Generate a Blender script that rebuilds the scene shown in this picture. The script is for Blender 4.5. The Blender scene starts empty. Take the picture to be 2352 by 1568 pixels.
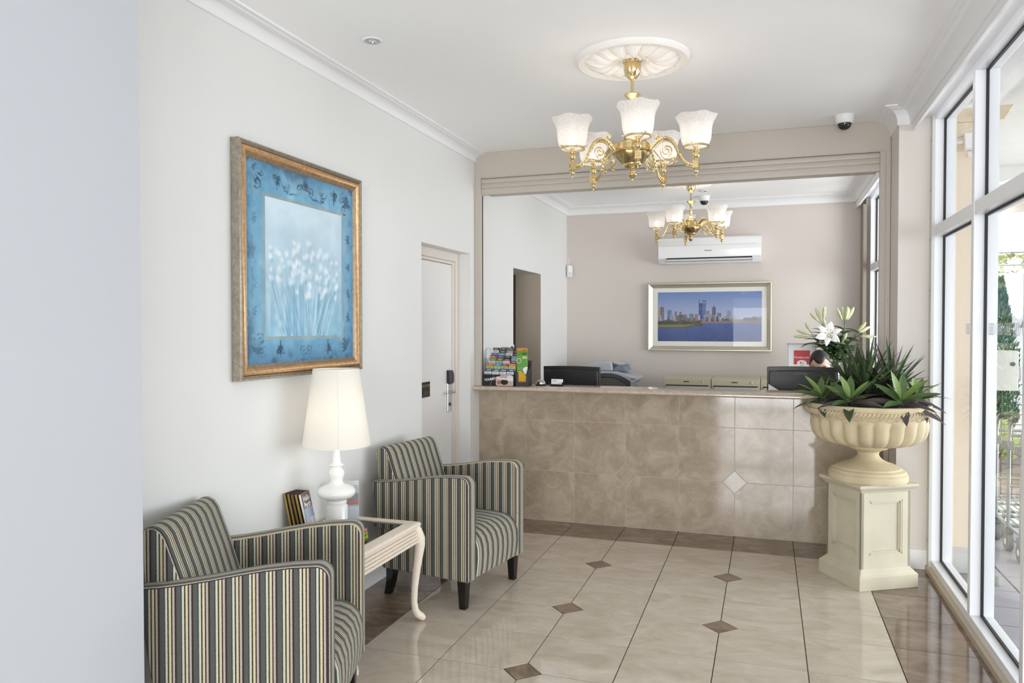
import bpy, bmesh, math, random
import numpy as np
from mathutils import Vector, Matrix
random.seed(7)
rng = np.random.default_rng(7)
S = bpy.context.scene
COL = S.collection
PI = math.pi
sin, cos, rad = math.sin, math.cos, math.radians

# ------------------------------------------------------------------ camera, world, light, exposure
cam = bpy.data.objects.new('camera', bpy.data.cameras.new('camera'))
COL.objects.link(cam)
cam.data.sensor_width = 36
cam.data.lens = 26.6475
cam.data.clip_end = 200
RT = Vector((0.94757811, 0.31952411, -0.00025855))
FW = Vector((-0.31947293, 0.94741121, -0.01868258))
UP = Vector((-0.00572459, 0.01778580, 0.99982543))
CAMP = Vector((1.42195, -5.73642, 1.52395))
cam.matrix_world = Matrix(((RT.x, UP.x, -FW.x, CAMP.x), (RT.y, UP.y, -FW.y, CAMP.y), (RT.z, UP.z, -FW.z, CAMP.z), (0, 0, 0, 1)))
S.camera = cam
S.view_settings.view_transform = 'Standard'
S.view_settings.look = 'None'
S.view_settings.gamma = 1.0
S.view_settings.use_curve_mapping = False
S.view_settings.exposure = 0.17
S.cycles.use_denoising = True
S.cycles.max_bounces = 10
S.cycles.diffuse_bounces = 6
S.cycles.glossy_bounces = 4
S.cycles.transmission_bounces = 6
S.cycles.transparent_max_bounces = 12
S.cycles.sample_clamp_indirect = 6.0
S.cycles.caustics_reflective = False
S.cycles.caustics_refractive = False

W = bpy.data.worlds.new('world')
S.world = W
W.use_nodes = True
bg = W.node_tree.nodes['Background']
bg.inputs[0].default_value = (0.88, 0.94, 1.0, 1)
bg.inputs[1].default_value = 3.6

def area(name, loc, target, sx, sy, power, col=(1, 1, 1)):
    l = bpy.data.lights.new(name, 'AREA')
    l.shape = 'RECTANGLE'; l.size = sx; l.size_y = sy; l.energy = power; l.color = col
    o = bpy.data.objects.new(name, l); COL.objects.link(o)
    o.location = loc
    o.rotation_euler = (Vector(target) - Vector(loc)).to_track_quat('-Z', 'Y').to_euler()
    return o
# daylight and one added fill lamp, coming in through the glazed shopfront, right of and behind the photographer
area('daylight_side', (5.6, -.8, 1.0), (0.0, -.6, 1.8), 3.0, 1.6, 75, (0.92, 0.96, 1.0))
area('daylight_front', (1.45, -9.3, 1.05), (1.2, -3.0, 2.3), 2.2, 2.0, 175, (0.97, 0.985, 1.0))
area('fill_right', (3.1, -7.6, .8), (.9, 0, 2.6), 2.0, 1.2, 60, (0.97, 0.985, 1.0))  # added fill lamp outside the made-up side opening
area('daylight_office', (4.0, 1.5, 1.2), (0.0, 1.7, 2.0), 2.4, 2.0, 85, (0.95, 0.97, 1.0))

# ------------------------------------------------------------------ materials
def srgb(r, g, b):
    f = lambda c: ((c / 255 + .055) / 1.055) ** 2.4 if c > 10.3 else c / 255 / 12.92
    return (f(r), f(g), f(b), 1)
MATS = {}
def mat(name, col, rough=.5, metal=0, spec=.5, noise=0, nscale=8, bump=0, bscale=40, emit=None, estr=0, coat=0):
    if name in MATS: return MATS[name]
    m = bpy.data.materials.new(name); m.use_nodes = True
    nt = m.node_tree; p = nt.nodes['Principled BSDF']
    p.inputs['Base Color'].default_value = col
    p.inputs['Roughness'].default_value = rough
    p.inputs['Metallic'].default_value = metal
    p.inputs['Specular IOR Level'].default_value = spec
    p.inputs['Coat Weight'].default_value = coat
    tc = nt.nodes.new('ShaderNodeTexCoord')
    if noise:
        n = nt.nodes.new('ShaderNodeTexNoise'); n.inputs['Scale'].default_value = nscale; n.inputs['Detail'].default_value = 5
        nt.links.new(tc.outputs['Object'], n.inputs['Vector'])
        r = nt.nodes.new('ShaderNodeValToRGB')
        r.color_ramp.elements[0].position = .3; r.color_ramp.elements[1].position = .7
        r.color_ramp.elements[0].color = tuple(c * (1 - noise) for c in col[:3]) + (1,)
        r.color_ramp.elements[1].color = tuple(min(1, c * (1 + noise)) for c in col[:3]) + (1,)
        nt.links.new(n.outputs['Fac'], r.inputs['Fac']); nt.links.new(r.outputs['Color'], p.inputs['Base Color'])
    if bump:
        n2 = nt.nodes.new('ShaderNodeTexNoise'); n2.inputs['Scale'].default_value = bscale; n2.inputs['Detail'].default_value = 3
        nt.links.new(tc.outputs['Object'], n2.inputs['Vector'])
        b = nt.nodes.new('ShaderNodeBump'); b.inputs['Strength'].default_value = bump; b.inputs['Distance'].default_value = .003
        nt.links.new(n2.outputs['Fac'], b.inputs['Height']); nt.links.new(b.outputs['Normal'], p.inputs['Normal'])
    if emit:
        p.inputs['Emission Color'].default_value = emit; p.inputs['Emission Strength'].default_value = estr
    MATS[name] = m
    return m

def marble(name, c0, c1, c2, rough, scale=3.0, vein=0.35, stretch=(1, 1, 1), spec=.85):
    m = bpy.data.materials.new(name); m.use_nodes = True; nt = m.node_tree; N = nt.nodes; L = nt.links
    p = N['Principled BSDF']; p.inputs['Roughness'].default_value = rough; p.inputs['Specular IOR Level'].default_value = spec
    g = N.new('ShaderNodeNewGeometry'); oi = N.new('ShaderNodeObjectInfo')
    ad = N.new('ShaderNodeVectorMath'); ad.operation = 'SCALE'; ad.inputs['Scale'].default_value = 37.0
    cmb = N.new('ShaderNodeCombineXYZ')
    L.new(oi.outputs['Random'], cmb.inputs[0]); L.new(oi.outputs['Random'], cmb.inputs[1]); L.new(oi.outputs['Random'], cmb.inputs[2])
    L.new(cmb.outputs[0], ad.inputs[0])
    sm = N.new('ShaderNodeVectorMath'); sm.operation = 'ADD'
    mu = N.new('ShaderNodeVectorMath'); mu.operation = 'MULTIPLY'; mu.inputs[1].default_value = stretch
    L.new(g.outputs['Position'], mu.inputs[0]); L.new(mu.outputs[0], sm.inputs[0]); L.new(ad.outputs[0], sm.inputs[1])
    n = N.new('ShaderNodeTexNoise'); n.inputs['Scale'].default_value = scale; n.inputs['Detail'].default_value = 8; n.inputs['Roughness'].default_value = .62; n.inputs['Distortion'].default_value = .9
    L.new(sm.outputs[0], n.inputs['Vector'])
    r = N.new('ShaderNodeValToRGB'); e = r.color_ramp.elements
    e[0].position = .32; e[0].color = c0; e[1].position = .68; e[1].color = c2
    k = e.new(.5); k.color = c1
    L.new(n.outputs['Fac'], r.inputs['Fac'])
    n2 = N.new('ShaderNodeTexNoise'); n2.inputs['Scale'].default_value = scale * 5; n2.inputs['Detail'].default_value = 6; n2.inputs['Distortion'].default_value = 2.2
    L.new(sm.outputs[0], n2.inputs['Vector'])
    r2 = N.new('ShaderNodeValToRGB'); r2.color_ramp.elements[0].position = .56; r2.color_ramp.elements[1].position = .66
    r2.color_ramp.elements[0].color = (0, 0, 0, 1); r2.color_ramp.elements[1].color = (vein, vein, vein, 1)
    L.new(n2.outputs['Fac'], r2.inputs['Fac'])
    mx = N.new('ShaderNodeMix'); mx.data_type = 'RGBA'
    L.new(r2.outputs['Color'], mx.inputs[0]); L.new(r.outputs['Color'], mx.inputs[6])
    mx.inputs[7].default_value = tuple(min(1, c * 1.35) for c in c2[:3]) + (1,)
    L.new(mx.outputs[2], p.inputs['Base Color'])
    MATS[name] = m
    return m

def glass(name, tint=(.97, .985, .98, 1), refl=1.0, ior=1.45):
    m = bpy.data.materials.new(name); m.use_nodes = True; nt = m.node_tree; N = nt.nodes; L = nt.links
    N.remove(N['Principled BSDF'])
    t = N.new('ShaderNodeBsdfTransparent'); t.inputs[0].default_value = tint
    gl = N.new('ShaderNodeBsdfGlossy'); gl.inputs['Roughness'].default_value = 0.0
    lw = N.new('ShaderNodeLayerWeight'); lw.inputs['Blend'].default_value = .5
    pw = N.new('ShaderNodeMath'); pw.operation = 'POWER'; pw.inputs[1].default_value = 5.0; L.new(lw.outputs['Facing'], pw.inputs[0])
    mu = N.new('ShaderNodeMath'); mu.operation = 'MULTIPLY_ADD'; mu.inputs[1].default_value = .9 * refl; mu.inputs[2].default_value = .045 * refl
    L.new(pw.outputs[0], mu.inputs[0])
    x = N.new('ShaderNodeMixShader'); L.new(mu.outputs[0], x.inputs[0]); L.new(t.outputs[0], x.inputs[1]); L.new(gl.outputs[0], x.inputs[2])
    L.new(x.outputs[0], N['Material Output'].inputs[0])
    MATS[name] = m
    return m

def vcol(name, rough=.5, spec=.4):
    m = bpy.data.materials.new(name); m.use_nodes = True; nt = m.node_tree
    p = nt.nodes['Principled BSDF']; p.inputs['Roughness'].default_value = rough; p.inputs['Specular IOR Level'].default_value = spec
    a = nt.nodes.new('ShaderNodeVertexColor'); a.layer_name = 'print'
    nt.links.new(a.outputs[0], p.inputs['Base Color'])
    MATS[name] = m
    return m

M_ceil = mat('ceiling_paint', srgb(251, 251, 251), .9)
M_wall = mat('wall_cream_paint', srgb(229, 229, 227), .55, spec=.35)
M_back = mat('wall_beige_paint', srgb(213, 204, 197), .6, spec=.3)
M_corn = mat('cornice_paint', srgb(240, 240, 241), .6)
M_fascia = mat('shutter_enamel', srgb(194, 185, 174), .45)
M_frame = mat('window_frame_enamel', srgb(240, 241, 244), .3)
M_chan = mat('steel_channel_paint', srgb(205, 205, 198), .5)
M_gask = mat('black_gasket', srgb(28, 28, 30), .6)
M_glass = glass('window_glass')
M_pglass = glass('picture_glass', (1, 1, 1, 1), .32)
M_tile = marble('cream_floor_tile', srgb(190, 177, 160), srgb(201, 189, 173), srgb(212, 201, 187), .03, 5, .10, (1, 1.6, 1))
M_dark = marble('brown_marble_tile', srgb(104, 86, 72), srgb(126, 107, 92), srgb(148, 129, 112), .07, 5, .30, (1, 2.2, 1))
M_ctile = marble('beige_counter_tile', srgb(158, 143, 123), srgb(173, 158, 138), srgb(190, 176, 157), .08, 6, .22, spec=.45)
M_dtile = marble('pale_counter_diamond', srgb(154, 143, 122), srgb(163, 152, 133), srgb(172, 163, 146), .12, 6, .1)
M_stone = marble('beige_granite_top', srgb(176, 158, 140), srgb(192, 174, 156), srgb(206, 190, 172), .12, 30, .15)
M_grout = mat('grout_brown', srgb(74, 62, 52), .8)
M_cgrout = mat('grout_cream', srgb(200, 187, 170), .8)
M_brass = mat('polished_brass', srgb(222, 200, 150), .2, 1.0, noise=.12, nscale=30)
M_brassd = mat('antique_brass_relief', srgb(170, 150, 108), .32, 1.0, noise=.25, nscale=60)
M_white = mat('white_gloss_ceramic', srgb(244, 243, 240), .12, spec=.5)
M_plaster = mat('white_plaster', srgb(243, 240, 236), .7)
M_plast = mat('white_plastic', srgb(236, 236, 236), .35)
M_black = mat('black_plastic', srgb(30, 30, 32), .4)
M_blackg = mat('black_gloss', srgb(18, 17, 18), .15)
M_dgrey = mat('dark_grey_plastic', srgb(52, 52, 54), .5)
M_chrome = mat('brushed_chrome', srgb(200, 200, 200), .25, 1.0)
M_door = mat('door_paint', srgb(231, 228, 226), .25)
M_urn = mat('cast_stone_cream', srgb(203, 188, 155), .8, noise=.10, nscale=9, bump=.25, bscale=120)
M_ped = mat('painted_stone_ivory', srgb(197, 189, 167), .7, noise=.08, nscale=5, bump=.2, bscale=90)
M_cabin = mat('filing_steel_paint', srgb(188, 182, 158), .4)
M_legblk = mat('black_lacquer_wood', srgb(20, 18, 18), .18)
M_wash = mat('whitewashed_timber', srgb(228, 216, 200), .5, noise=.03, nscale=40)
M_silver = mat('aged_silver_moulding', srgb(160, 151, 136), .38, .5, noise=.22, nscale=60)
M_bronze = mat('bronze_leaf_moulding', srgb(200, 158, 114), .3, .6, noise=.22, nscale=45)
M_champ = mat('champagne_moulding', srgb(206, 198, 180), .3, .65)
M_mount = mat('mount_board', srgb(232, 230, 222), .8)
M_lgrey = mat('light_grey_plastic', srgb(196, 200, 208), .4)
M_bgrey = mat('blue_grey_plastic', srgb(126, 136, 152), .4)
M_meshf = mat('charcoal_mesh_fabric', srgb(74, 71, 68), .8)
M_skin = mat('skin', srgb(222, 178, 156), .5)
M_hair = mat('dark_hair', srgb(44, 38, 38), .55, noise=.5, nscale=120)
M_shirt = mat('white_shirt_fabric', srgb(226, 228, 232), .8)
M_trous = mat('dark_trouser_fabric', srgb(44, 46, 54), .9)
M_desk = mat('desk_laminate', srgb(206, 196, 180), .45)
M_paper = mat('white_paper', srgb(244, 244, 244), .8)
M_print = vcol('printed_picture', .45, .3)
M_card = vcol('printed_card', .4, .3)
M_soil = mat('bark_mulch', srgb(58, 30, 28), .95, noise=.4, nscale=40, bump=.6, bscale=60)
M_lfb = mat('leaf_bright_green', srgb(118, 144, 70), .4, noise=.12, nscale=14)
M_lfg = mat('leaf_mid_green', srgb(80, 104, 60), .4, noise=.15, nscale=14)
M_lfd = mat('leaf_dark_green', srgb(62, 78, 52), .42, noise=.2, nscale=14)
M_lfp = mat('leaf_purple_brown', srgb(84, 74, 74), .45, noise=.2, nscale=14)
M_lily = mat('lily_petal', srgb(248, 247, 244), .6)
M_bud = mat('lily_bud', srgb(204, 210, 164), .5, noise=.12, nscale=30)
M_anth = mat('lily_anther', srgb(120, 84, 34), .8)
M_lleaf = mat('lily_leaf', srgb(74, 108, 62), .4, noise=.15, nscale=20)
M_render = mat('beige_render', srgb(226, 209, 186), .9, bump=.5, bscale=90)
M_brick = mat('sandstone_block', srgb(214, 196, 164), .9, noise=.12, nscale=14, bump=.6, bscale=70)
M_soffit = mat('soffit_white', srgb(190, 189, 184), .9)
M_patio = mat('grey_mauve_paver', srgb(146, 144, 154), .5, noise=.06, nscale=4)
M_pgrout = mat('paver_joint', srgb(96, 84, 80), .9)
M_gwall = mat('garden_wall_white', srgb(236, 238, 240), .9)
M_galv = mat('galvanised_steel', srgb(146, 152, 150), .45, .8)
M_rubber = mat('grey_rubber', srgb(120, 122, 124), .7)
M_cyp = mat('cypress_foliage', srgb(96, 132, 92), .8, noise=.3, nscale=6)
M_shrub = mat('shrub_foliage', srgb(176, 190, 130), .8, noise=.2, nscale=8)
M_tree = mat('tree_leaf', srgb(168, 168, 110), .7, noise=.2, nscale=8)
M_mulch = mat('garden_mulch', srgb(128, 112, 104), .95, noise=.35, nscale=22)
M_boxm = mat('pale_grey_steel', srgb(152, 152, 144), .45)
M_globe = mat('opal_globe', srgb(250, 250, 250), .3)
M_hall = mat('hall_paint', srgb(150, 138, 122), .9)
M_timber = mat('dark_timber', srgb(70, 52, 40), .6)

def stripe_material():
    m = bpy.data.materials.new('striped_upholstery'); m.use_nodes = True; nt = m.node_tree; N = nt.nodes; L = nt.links
    p = N['Principled BSDF']; p.inputs['Roughness'].default_value = .9; p.inputs['Specular IOR Level'].default_value = .15
    p.inputs['Sheen Weight'].default_value = .15
    uv = N.new('ShaderNodeUVMap'); uv.uv_map = 'stripe'
    sp = N.new('ShaderNodeSeparateXYZ'); L.new(uv.outputs[0], sp.inputs[0])
    tc = N.new('ShaderNodeTexCoord')
    nz = N.new('ShaderNodeTexNoise'); nz.inputs['Scale'].default_value = 420; nz.inputs['Detail'].default_value = 2
    L.new(tc.outputs['Object'], nz.inputs['Vector'])
    mm = N.new('ShaderNodeMath'); mm.operation = 'MULTIPLY_ADD'; mm.inputs[1].default_value = .0022; L.new(nz.outputs['Fac'], mm.inputs[0]); L.new(sp.outputs[0], mm.inputs[2])
    dv = N.new('ShaderNodeMath'); dv.operation = 'MULTIPLY'; dv.inputs[1].default_value = 1 / .0565; L.new(mm.outputs[0], dv.inputs[0])
    fr = N.new('ShaderNodeMath'); fr.operation = 'FRACT'; L.new(dv.outputs[0], fr.inputs[0])
    r = N.new('ShaderNodeValToRGB'); r.color_ramp.interpolation = 'CONSTANT'
    dark, brown, mint, beige, mauve = srgb(84, 86, 82), srgb(60, 48, 43), srgb(184, 191, 175), srgb(197, 185, 150), srgb(174, 165, 159)
    st = [(0, dark), (.27, brown), (.325, mint), (.46, brown), (.54, beige), (.68, brown), (.76, mauve), (.885, brown)]
    e = r.color_ramp.elements
    e[0].position, e[0].color = st[0]; e[1].position, e[1].color = st[1]
    for ps, c in st[2:]:
        k = e.new(ps); k.color = c
    L.new(fr.outputs[0], r.inputs['Fac'])
    n2 = N.new('ShaderNodeTexNoise'); n2.inputs['Scale'].default_value = 260; n2.inputs['Detail'].default_value = 4
    L.new(tc.outputs['Object'], n2.inputs['Vector'])
    mr = N.new('ShaderNodeMapRange'); mr.inputs[3].default_value = .82; mr.inputs[4].default_value = 1.16; L.new(n2.outputs['Fac'], mr.inputs[0])
    vm = N.new('ShaderNodeVectorMath'); vm.operation = 'SCALE'; L.new(r.outputs['Color'], vm.inputs[0]); L.new(mr.outputs[0], vm.inputs['Scale'])
    L.new(vm.outputs[0], p.inputs['Base Color'])
    b = N.new('ShaderNodeBump'); b.inputs['Strength'].default_value = .35; b.inputs['Distance'].default_value = .002
    L.new(n2.outputs['Fac'], b.inputs['Height']); L.new(b.outputs['Normal'], p.inputs['Normal'])
    return m
M_stripe = stripe_material()

def frosted(name, col, emit, estr):
    m = bpy.data.materials.new(name); m.use_nodes = True; nt = m.node_tree; N = nt.nodes; L = nt.links
    p = N['Principled BSDF']
    tl = N.new('ShaderNodeBsdfTranslucent'); tl.inputs[0].default_value = col
    tr = N.new('ShaderNodeBsdfTransparent'); tr.inputs[0].default_value = col
    p.inputs['Base Color'].default_value = col; p.inputs['Roughness'].default_value = .35
    v = N.new('ShaderNodeTexVoronoi'); v.inputs['Scale'].default_value = 70
    tc = N.new('ShaderNodeTexCoord'); L.new(tc.outputs['Object'], v.inputs['Vector'])
    bp = N.new('ShaderNodeBump'); bp.inputs['Strength'].default_value = .5; bp.inputs['Distance'].default_value = .002
    L.new(v.outputs['Distance'], bp.inputs['Height']); L.new(bp.outputs['Normal'], p.inputs['Normal'])
    a = N.new('ShaderNodeMixShader'); a.inputs[0].default_value = .45; L.new(p.outputs[0], a.inputs[1]); L.new(tl.outputs[0], a.inputs[2])
    c = N.new('ShaderNodeMixShader')
    v2 = N.new('ShaderNodeTexVoronoi'); v2.inputs['Scale'].default_value = 95; L.new(tc.outputs['Object'], v2.inputs['Vector'])
    rm_ = N.new('ShaderNodeMapRange'); rm_.inputs[1].default_value = .2; rm_.inputs[2].default_value = .6; rm_.inputs[3].default_value = .08; rm_.inputs[4].default_value = .24
    L.new(v2.outputs['Distance'], rm_.inputs[0]); L.new(rm_.outputs[0], c.inputs[0]); L.new(a.outputs[0], c.inputs[1]); L.new(tr.outputs[0], c.inputs[2])
    L.new(c.outputs[0], N['Material Output'].inputs[0])
    return m
M_frost = frosted('etched_glass', (.90, .88, .86, 1), None, 0)
def shade_cloth():
    m = bpy.data.materials.new('lampshade_cloth'); m.use_nodes = True; nt = m.node_tree; N = nt.nodes; L = nt.links
    p = N['Principled BSDF']; p.inputs['Base Color'].default_value = srgb(246, 243, 236); p.inputs['Roughness'].default_value = .8
    tl = N.new('ShaderNodeBsdfTranslucent'); tl.inputs[0].default_value = srgb(250, 244, 232)
    a = N.new('ShaderNodeMixShader'); a.inputs[0].default_value = .4; L.new(p.outputs[0], a.inputs[1]); L.new(tl.outputs[0], a.inputs[2])
    L.new(a.outputs[0], N['Material Output'].inputs[0])
    return m
M_shade = shade_cloth()
M_bulb = mat('lit_bulb', (1, 1, 1, 1), .5, emit=(1.0, .90, .78, 1), estr=7)
M_dlamp = mat('downlight_lens', srgb(240, 240, 238), .2)

# ------------------------------------------------------------------ mesh builder
class MB:
    def __init__(s): s.v = []; s.f = []; s.c = []
    def add(s, vs, fs):
        n = len(s.v); s.v += [tuple(map(float, v)) for v in vs]; s.f += [tuple(i + n for i in f) for f in fs]; return s
    def box(s, x0, x1, y0, y1, z0, z1):
        return s.add([(x0, y0, z0), (x1, y0, z0), (x1, y1, z0), (x0, y1, z0), (x0, y0, z1), (x1, y0, z1), (x1, y1, z1), (x0, y1, z1)],
                     [(0, 3, 2, 1), (4, 5, 6, 7), (0, 1, 5, 4), (1, 2, 6, 5), (2, 3, 7, 6), (3, 0, 4, 7)])
    def prism(s, poly, axis, a0, a1):      # poly: 2D points in the other two axes (cyclic order x,y,z)
        n = len(poly)
        def P(p, a):
            return {'x': (a, p[0], p[1]), 'y': (p[0], a, p[1]), 'z': (p[0], p[1], a)}[axis]
        vs = [P(p, a0) for p in poly] + [P(p, a1) for p in poly]
        fs = [tuple(range(n - 1, -1, -1)), tuple(range(n, 2 * n))] + [(i, (i + 1) % n, n + (i + 1) % n, n + i) for i in range(n)]
        return s.add(vs, fs)
    def lathe(s, prof, n=32, cx=0, cy=0, cap=True, mod=None):
        vs = []; fs = []
        for j, (r, z) in enumerate(prof):
            for i in range(n):
                a = 2 * PI * i / n
                rr = r * (mod(a, j, z) if mod else 1)
                vs.append((cx + rr * cos(a), cy + rr * sin(a), z))
        for j in range(len(prof) - 1):
            for i in range(n):
                k = (i + 1) % n
                fs.append((j * n + i, j * n + k, (j + 1) * n + k, (j + 1) * n + i))
        if cap:
            if prof[0][0] > 1e-5: fs.append(tuple(range(n - 1, -1, -1)))
            m = (len(prof) - 1) * n
            if prof[-1][0] > 1e-5: fs.append(tuple(range(m, m + n)))
        return s.add(vs, fs)
    def tube(s, path, r, n=8, cap=True, flat=1.0):
        P = [Vector(p) for p in path]; m = len(P)
        R_ = r if isinstance(r, (list, tuple)) else [r] * m
        vs = []; fs = []; up = None
        for i in range(m):
            t = (P[min(i + 1, m - 1)] - P[max(i - 1, 0)])
            if t.length < 1e-9: t = Vector((0, 0, 1))
            t.normalize()
            if up is None:
                up = Vector((0, 0, 1)) if abs(t.z) < .9 else Vector((1, 0, 0))
            u = (up - t * up.dot(t)).normalized(); up = u
            w = t.cross(u)
            for k in range(n):
                a = 2 * PI * (k + .5) / n
                vs.append(P[i] + (u * cos(a) * flat + w * sin(a)) * R_[i])
        for i in range(m - 1):
            for k in range(n):
                q = (k + 1) % n
                fs.append((i * n + k, i * n + q, (i + 1) * n + q, (i + 1) * n + k))
        if cap:
            fs.append(tuple(range(n - 1, -1, -1))); fs.append(tuple(range((m - 1) * n, m * n)))
        return s.add(vs, fs)
    def sphere(s, c, r, n=16, m=10, sz=1.0):
        prof = [(r * sin(PI * j / m), c[2] - r * sz * cos(PI * j / m)) for j in range(m + 1)]
        prof[0] = (1e-6, prof[0][1]); prof[-1] = (1e-6, prof[-1][1])
        return s.lathe(prof, n, c[0], c[1], cap=False)
    def sweep(s, path, sec, left=1):       # horizontal path (x,y), section (offset to the left of travel, z), mitred
        P = [Vector((p[0], p[1])) for p in path]; m = len(P); n = len(sec); vs = []; fs = []
        for i in range(m):
            d0 = (P[i] - P[i - 1]).normalized() if i > 0 else None
            d1 = (P[i + 1] - P[i]).normalized() if i < m - 1 else None
            d0 = d0 or d1; d1 = d1 or d0
            n0 = Vector((-d0.y, d0.x)); n1 = Vector((-d1.y, d1.x))
            b = (n0 + n1); b = b / (1 + n0.dot(n1))
            for o, z in sec:
                q = P[i] + b * o * left
                vs.append((q.x, q.y, z))
        for i in range(m - 1):
            for k in range(n):
                q = (k + 1) % n
                fs.append((i * n + k, (i + 1) * n + k, (i + 1) * n + q, i * n + q))
        fs.append(tuple(range(n))); fs.append(tuple(range(m * n - 1, (m - 1) * n - 1, -1)))
        return s.add(vs, fs)
    def grid(s, nx, ny, fn):
        vs = [fn(i / nx, j / ny) for j in range(ny + 1) for i in range(nx + 1)]
        fs = [(j * (nx + 1) + i, j * (nx + 1) + i + 1, (j + 1) * (nx + 1) + i + 1, (j + 1) * (nx + 1) + i) for j in range(ny) for i in range(nx)]
        return s.add(vs, fs)
    def move(s, d=(0, 0, 0), rz=0, rx=0, ry=0):
        Mx = Matrix.Translation(d) @ Matrix.Rotation(rz, 4, 'Z') @ Matrix.Rotation(ry, 4, 'Y') @ Matrix.Rotation(rx, 4, 'X')
        s.v = [tuple(Mx @ Vector(v)) for v in s.v]
        return s
    def mesh(s, name, m, smooth=0, bev=0, seg=2, fix=True):
        me = bpy.data.meshes.new(name)
        me.from_pydata(s.v, [], s.f)
        if bev or fix:
            bm = bmesh.new(); bm.from_mesh(me)
            if fix: bmesh.ops.recalc_face_normals(bm, faces=bm.faces)
            if bev:
                ed = [e for e in bm.edges if len(e.link_faces) == 2 and e.calc_face_angle(0) > .5]
                bmesh.ops.bevel(bm, geom=ed, offset=bev, offset_type='OFFSET', segments=seg, profile=.5, affect='EDGES', clamp_overlap=True)
            bm.to_mesh(me); bm.free()
        if smooth:
            me.polygons.foreach_set('use_smooth', [True] * len(me.polygons))
            if smooth < 3: me.set_sharp_from_angle(angle=smooth)
        me.materials.append(m)
        return me
    def build(s, name, m, parent=None, smooth=0, bev=0, seg=2, loc=None, rz=0, fix=True):
        me = s.mesh(name, m, smooth, bev, seg, fix)
        o = bpy.data.objects.new(name, me); COL.objects.link(o)
        if parent: o.parent = parent
        if loc: o.location = loc
        if rz: o.rotation_euler = (0, 0, rz)
        return o
SM = .7     # smooth-shade angle

def setp(o, label=None, cat=None, group=None, kind=None):
    if label: o['label'] = label
    if cat: o['category'] = cat
    if group: o['group'] = group
    if kind: o['kind'] = kind
    return o
def thing(name, label, cat, loc=(0, 0, 0), rz=0, group=None):
    o = bpy.data.objects.new(name, None); COL.objects.link(o)
    o.location = loc; o.rotation_euler = (0, 0, rz); o.empty_display_size = .1
    return setp(o, label, cat, group)
def struct(name, mb, m, **k):
    return setp(mb.build(name, m, **k), kind='structure')
def inst(name, me, parent=None, loc=(0, 0, 0), rot=(0, 0, 0)):
    o = bpy.data.objects.new(name, me); COL.objects.link(o)
    if parent: o.parent = parent
    o.location = loc; o.rotation_euler = rot
    return o
def copy_tree(o, parent=None):
    c = o.copy(); COL.objects.link(c); c.parent = parent
    for ch in list(o.children): copy_tree(ch, c)
    return c
def text_mesh(txt, size, m, ext=.0006, bold=0, shear=0, space=1.0, align='CENTER'):
    cu = bpy.data.curves.new('lettering', 'FONT'); cu.body = txt; cu.size = size; cu.extrude = ext; cu.offset = bold
    cu.align_x = align; cu.align_y = 'CENTER'; cu.shear = shear; cu.space_character = space; cu.resolution_u = 3
    o = bpy.data.objects.new('lettering', cu); COL.objects.link(o)
    dg = bpy.context.evaluated_depsgraph_get(); dg.update()
    me = bpy.data.meshes.new_from_object(o.evaluated_get(dg))
    bpy.data.objects.remove(o); bpy.data.curves.remove(cu)
    me.materials.clear(); me.materials.append(m)
    me.name = 'lettering'
    return me
ROT_NY = (PI / 2, 0, 0)            # text facing -Y
ROT_PX = (PI / 2, 0, PI / 2)       # text facing +X
def picture(name, img, place, m, parent=None):
    """img: HxWx3 linear array (row 0 = top); place(u,v)->point, u right, v down"""
    H, Wd = img.shape[:2]
    mb = MB().grid(Wd, H, place)
    me = mb.mesh(name, m, fix=False)
    ca = me.color_attributes.new('print', 'FLOAT_COLOR', 'CORNER')
    cols = np.ones((H * Wd, 4, 4), np.float32)
    cols[:, :, :3] = img.reshape(-1, 1, 3)
    ca.data.foreach_set('color', cols.ravel())
    o = bpy.data.objects.new(name, me); COL.objects.link(o)
    if parent: o.parent = parent
    return o
def lin(a):
    a = np.clip(np.asarray(a, float) / 255, 0, 1)
    return np.where(a > .04045, ((a + .055) / 1.055) ** 2.4, a / 12.92)

# ------------------------------------------------------------------ room shell
ZC = 2.905                     # ceiling
XL, XR, YB, YF = -.794, 2.392, 2.84, -8.5
# floor slab with individual tiles
floor = struct('floor', MB().box(-1.07, 2.50, YF, 2.84, -.12, -.003), M_grout)
G = .0045
def tile_mesh(poly, z0, z1, m, cham=.0007, name='tile'):
    c = Vector((sum(p[0] for p in poly) / len(poly), sum(p[1] for p in poly) / len(poly)))
    n = len(poly)
    ins = []
    for p in poly:
        d = c - Vector(p); ins.append(Vector(p) + d.normalized() * cham * 1.4)
    vs = [(p[0], p[1], z0) for p in poly] + [(p[0], p[1], z1 - cham) for p in poly] + [(p.x, p.y, z1) for p in ins]
    fs = [tuple(range(n - 1, -1, -1)), tuple(range(2 * n, 3 * n))]
    for a in (0, n):
        fs += [(a + i, a + (i + 1) % n, a + n + (i + 1) % n, a + n + i) for i in range(n)]
    mb = MB().add(vs, fs)
    return mb
def rect(x0, x1, y0, y1, cut=()):
    """rectangle (ccw) with clipped corners listed as (x,y,h)"""
    h = {(round(a, 3), round(b, 3)): k for a, b, k in cut}
    out = []
    for (x, y, sx, sy) in ((x0, y0, 1, 1), (x1, y0, -1, 1), (x1, y1, -1, -1), (x0, y1, 1, -1)):
        k = h.get((round(x, 3), round(y, 3)))
        gx, gy = x + sx * G / 2, y + sy * G / 2
        if k:
            k += G * .7
            a = (x + sx * k, gy); b = (gx, y + sy * k)
            out += [a, b] if (sx, sy) in ((-1, 1), (1, -1)) else [b, a]
        else: out.append((gx, gy))
    return out
HD = .0865
ys = [0.0, -.392, -.5634] + [-.5634 - .4 * k for k in range(1, 16)]
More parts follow.
